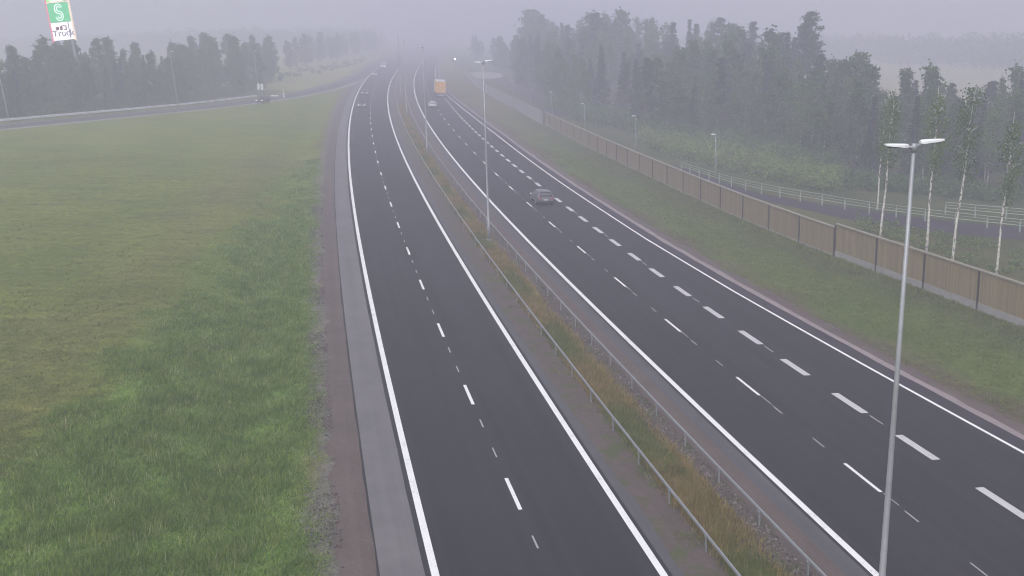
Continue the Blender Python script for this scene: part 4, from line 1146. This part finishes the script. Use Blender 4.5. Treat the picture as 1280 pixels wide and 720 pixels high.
undergrowth('undergrowth', [g3(1045, 228, 26), g3(960, 204, 24), g3(870, 184, 24), g3(800, 170, 26), g3(730, 152, 26), g3(690, 138, 30)], 420, (1.6, 4.2), M['alder_leaf'], 0.3, 90)
undergrowth('weeds', [g3(1420, 372, 12), g3(1280, 352, 14), g3(1200, 328, 12), g3(1120, 302, 10), g3(1070, 287, 8)], 230, (0.2, 0.7), M['bush_leaf'], 0.13, 40)
undergrowth('distant_wood', [g3(-260, 75, 120), g3(60, 68, 120), g3(300, 64, 140), g3(470, 62, 120)], 330, (11, 19), M['alder_leaf'], 1.5, 150)
undergrowth('distant_wood', [g3(700, 66, 120), g3(900, 72, 160), g3(1100, 80, 160), g3(1500, 100, 160)], 330, (12, 20), M['alder_leaf'], 1.5, 150)
# ------------------------------------------------------------------ grass
def blades(X_, Y_, height, width, lean=0.5, per=5, spread=0.12):
    n = len(X_)
    bx = np.repeat(X_, per) + rng.normal(0, spread, n * per); by = np.repeat(Y_, per) + rng.normal(0, spread, n * per)
    h_ = np.repeat(height, per) * rng.uniform(0.55, 1.2, n * per)
    bz = zg(bx, by) - 0.02
    az = rng.uniform(0, 6.283, n * per); ln = np.abs(rng.normal(0, lean, n * per)) * h_
    wind = 0.08 * h_
    tx_ = bx + np.cos(az) * ln + wind; ty_ = by + np.sin(az) * ln; tz_ = bz + h_ * 0.9
    pa = rng.uniform(0, 6.283, n * per); w_ = np.repeat(width * np.ones(n), per) * rng.uniform(0.6, 1.4, n * per)
    V_ = np.stack([np.stack([bx - np.cos(pa)*w_, by - np.sin(pa)*w_, bz], 1), np.stack([bx + np.cos(pa)*w_, by + np.sin(pa)*w_, bz], 1), np.stack([tx_, ty_, tz_], 1)], 1).reshape(-1, 3)
    return V_, np.arange(3 * n * per).reshape(-1, 3)
def scatter(n, ylo, yhi, fl, fr, power=2.0):
    u = rng.random(n); Y_ = ylo * (yhi / ylo) ** (u ** (power / 2)); a, b_ = fl(Y_), fr(Y_)
    return a + (b_ - a) * rng.random(n), Y_
# tall uncut grass beside the left carriageway
X_, Y_ = scatter(60000, 27, 150, lambda y: np.maximum(np.interp(y, TBY, TBX) - 2.5, -0.62*y - 2), off(xL1, -3.35))
clump = 0.5 + 0.5*np.sin(X_*1.3 + 2*np.sin(Y_*.45))*np.sin(Y_*.8 + X_*.4)
keep = rng.random(len(X_)) < 0.5 + 0.5*clump; X_, Y_, clump = X_[keep], Y_[keep], clump[keep]
edge = np.clip((off(xL1, -3.3)(Y_) - X_) / 2.5, 0.15, 1)
in_ = X_ - np.interp(Y_, TBY, TBX) + 1.3*np.sin(Y_*.37 + np.sin(Y_*.11)*3) + 0.8*np.sin(X_*1.1 + Y_*.9)
kp = rng.random(len(X_)) < np.clip((in_ + 2.2) / 3.5, 0, 1) * (1 - 0.75 * sstep(60, 130, Y_)); X_, Y_, clump, edge, in_ = [q[kp] for q in (X_, Y_, clump, edge, in_)]
edge = edge * np.clip((in_ + 2.5) / 5, 0.25, 1)
Vv, Ff = blades(X_, Y_, (0.18 + 0.34*clump) * edge, 0.012 + 0.00018*Y_, 0.6, 6, 0.14)
tag(big_mesh('tall_grass', Vv, Ff, M['tall_blade']), kind='stuff')
# pale seed heads standing over it
kp = rng.random(len(X_)) < 0.13
Vv, Ff = blades(X_[kp], Y_[kp], (0.38 + 0.25*rng.random(kp.sum())) * edge[kp], 0.010 + 0.00016*Y_[kp], 0.5, 3, 0.2)
tag(big_mesh('seed_grass', Vv, Ff, M['seed_blade']), kind='stuff')
# short stubble and cuttings on the mown lawn
X_, Y_ = scatter(60000, 40, 150, lambda y: -0.62*y - 3 + 0*y, lambda y: np.interp(y, TBY, TBX) + 0.8)
Vv, Ff = blades(X_, Y_, 0.05 + 0.05*rng.random(len(X_)), 0.014 + 0.0002*Y_, 1.4, 4, 0.16)
tag(big_mesh('lawn_grass', Vv, Ff, M['lawn_blade']), kind='stuff')
# dry and green grass in the median
X_, Y_ = scatter(40000, 26, 260, off(xR1, 2.34), off(xL2, -3.1))
f = (X_ - off(xR1, 2.34)(Y_)) / (off(xL2, -3.1)(Y_) - off(xR1, 2.34)(Y_))
patch = np.sin(Y_*.42 + 1) + 0.8*np.sin(Y_*.17 + X_) + rng.normal(0, .6, len(X_))
g_ = (patch > 0.25) & (f < 0.8)
keep = (rng.random(len(X_)) < 1.1 - 0.8*f**1.5 + 0.25*np.sin(Y_*.8 + 2*np.sin(Y_*.23))) 
Vv, Ff = blades(X_[keep & ~g_], Y_[keep & ~g_], 0.26 + 0.24*rng.random((keep & ~g_).sum()), 0.010 + 0.00014*Y_[keep & ~g_], 0.5, 5, 0.12)
tag(big_mesh('dry_grass', Vv, Ff, M['dry_blade']), kind='stuff')
Vv, Ff = blades(X_[keep & g_], Y_[keep & g_], 0.2 + 0.2*rng.random((keep & g_).sum()), 0.011 + 0.00014*Y_[keep & g_], 0.6, 5, 0.12)
tag(big_mesh('median_grass', Vv, Ff, M['lawn_blade']), kind='stuff')
# scattered weeds in the soil strip by the left rail
X_, Y_ = scatter(500, 27, 80, off(xR1, 1.3), off(xR1, 2.3)); kp = np.sin(Y_*.9 + 1) + .6*np.sin(Y_*2.3) > .8; X_, Y_ = X_[kp], Y_[kp]; Vv, Ff = blades(X_, Y_, 0.1 + 0.12*rng.random(len(X_)), 0.02, 1.2, 7, 0.12)
tag(big_mesh('weeds', Vv, Ff, M['lawn_blade']), kind='stuff')
# verge grass on the right, up to the barrier
X_, Y_ = scatter(34000, 44, 170, off(xR2, 2.6), lambda y: xWall(y) - 0.15)
fr_ = (X_ - off(xR2, 2.6)(Y_)); kp = rng.random(len(X_)) < np.clip((fr_ - 0.4) / 5 + 0.25 * np.sin(Y_ * .5 + X_), 0.03, 0.85); X_, Y_ = X_[kp], Y_[kp]
Vv, Ff = blades(X_, Y_, 0.07 + 0.10*rng.random(len(X_)) + 0.16*((xWall(Y_) - X_) < 1.2), 0.012 + 0.0002*Y_, 0.9, 5, 0.16)
tag(big_mesh('verge_grass', Vv, Ff, M['lawn_blade']), kind='stuff')
M['stone'] = foliage('loose_stone', [(0.05, 0.042, 0.04), (0.115, 0.098, 0.094), (0.26, 0.235, 0.23)], 0.0, 0.0)
# loose stones: rocky strip in the median and the gravel spill on the left
def stones(name, X_, Y_, size, mat):
    n = len(X_); s = size * rng.uniform(0.5, 1.5, n)
    O = np.array([(1,0,0),(-1,0,0),(0,1,0),(0,-1,0),(0,0,1),(0,0,-1)], float)
    V_ = O[None] * s[:, None, None] * rng.uniform(0.6, 1.2, (n, 6, 3)); V_ += np.stack([X_, Y_, zg(X_, Y_) + 0.02], 1)[:, None]
    T_ = np.array([(0,2,4),(2,1,4),(1,3,4),(3,0,4),(2,0,5),(1,2,5),(3,1,5),(0,3,5)])
    return tag(big_mesh(name, V_.reshape(-1, 3), (T_[None] + 6*np.arange(n)[:, None, None]).reshape(-1, 3), mat), kind='stuff')
X_, Y_ = scatter(9000, 26, 120, off(xL2, -4.1), off(xL2, -2.2)); stones('gravel', X_, Y_, 0.048, M['stone'])
X_, Y_ = scatter(5000, 27, 110, off(xL1, -4.3), off(xL1, -3.0)); kp = rng.random(len(X_)) < (0.15 + 0.85*(np.sin(Y_*0.55) > 0.3)); stones('gravel', X_[kp], Y_[kp], 0.04, M['stone'])

# prototypes that were never planted are removed
for k, lst in PROTO.items():
    for i, (r_, _) in enumerate(lst):
        if (k, i) not in USED:
            for ch in list(r_.children): bpy.data.objects.remove(ch)
            bpy.data.objects.remove(r_)
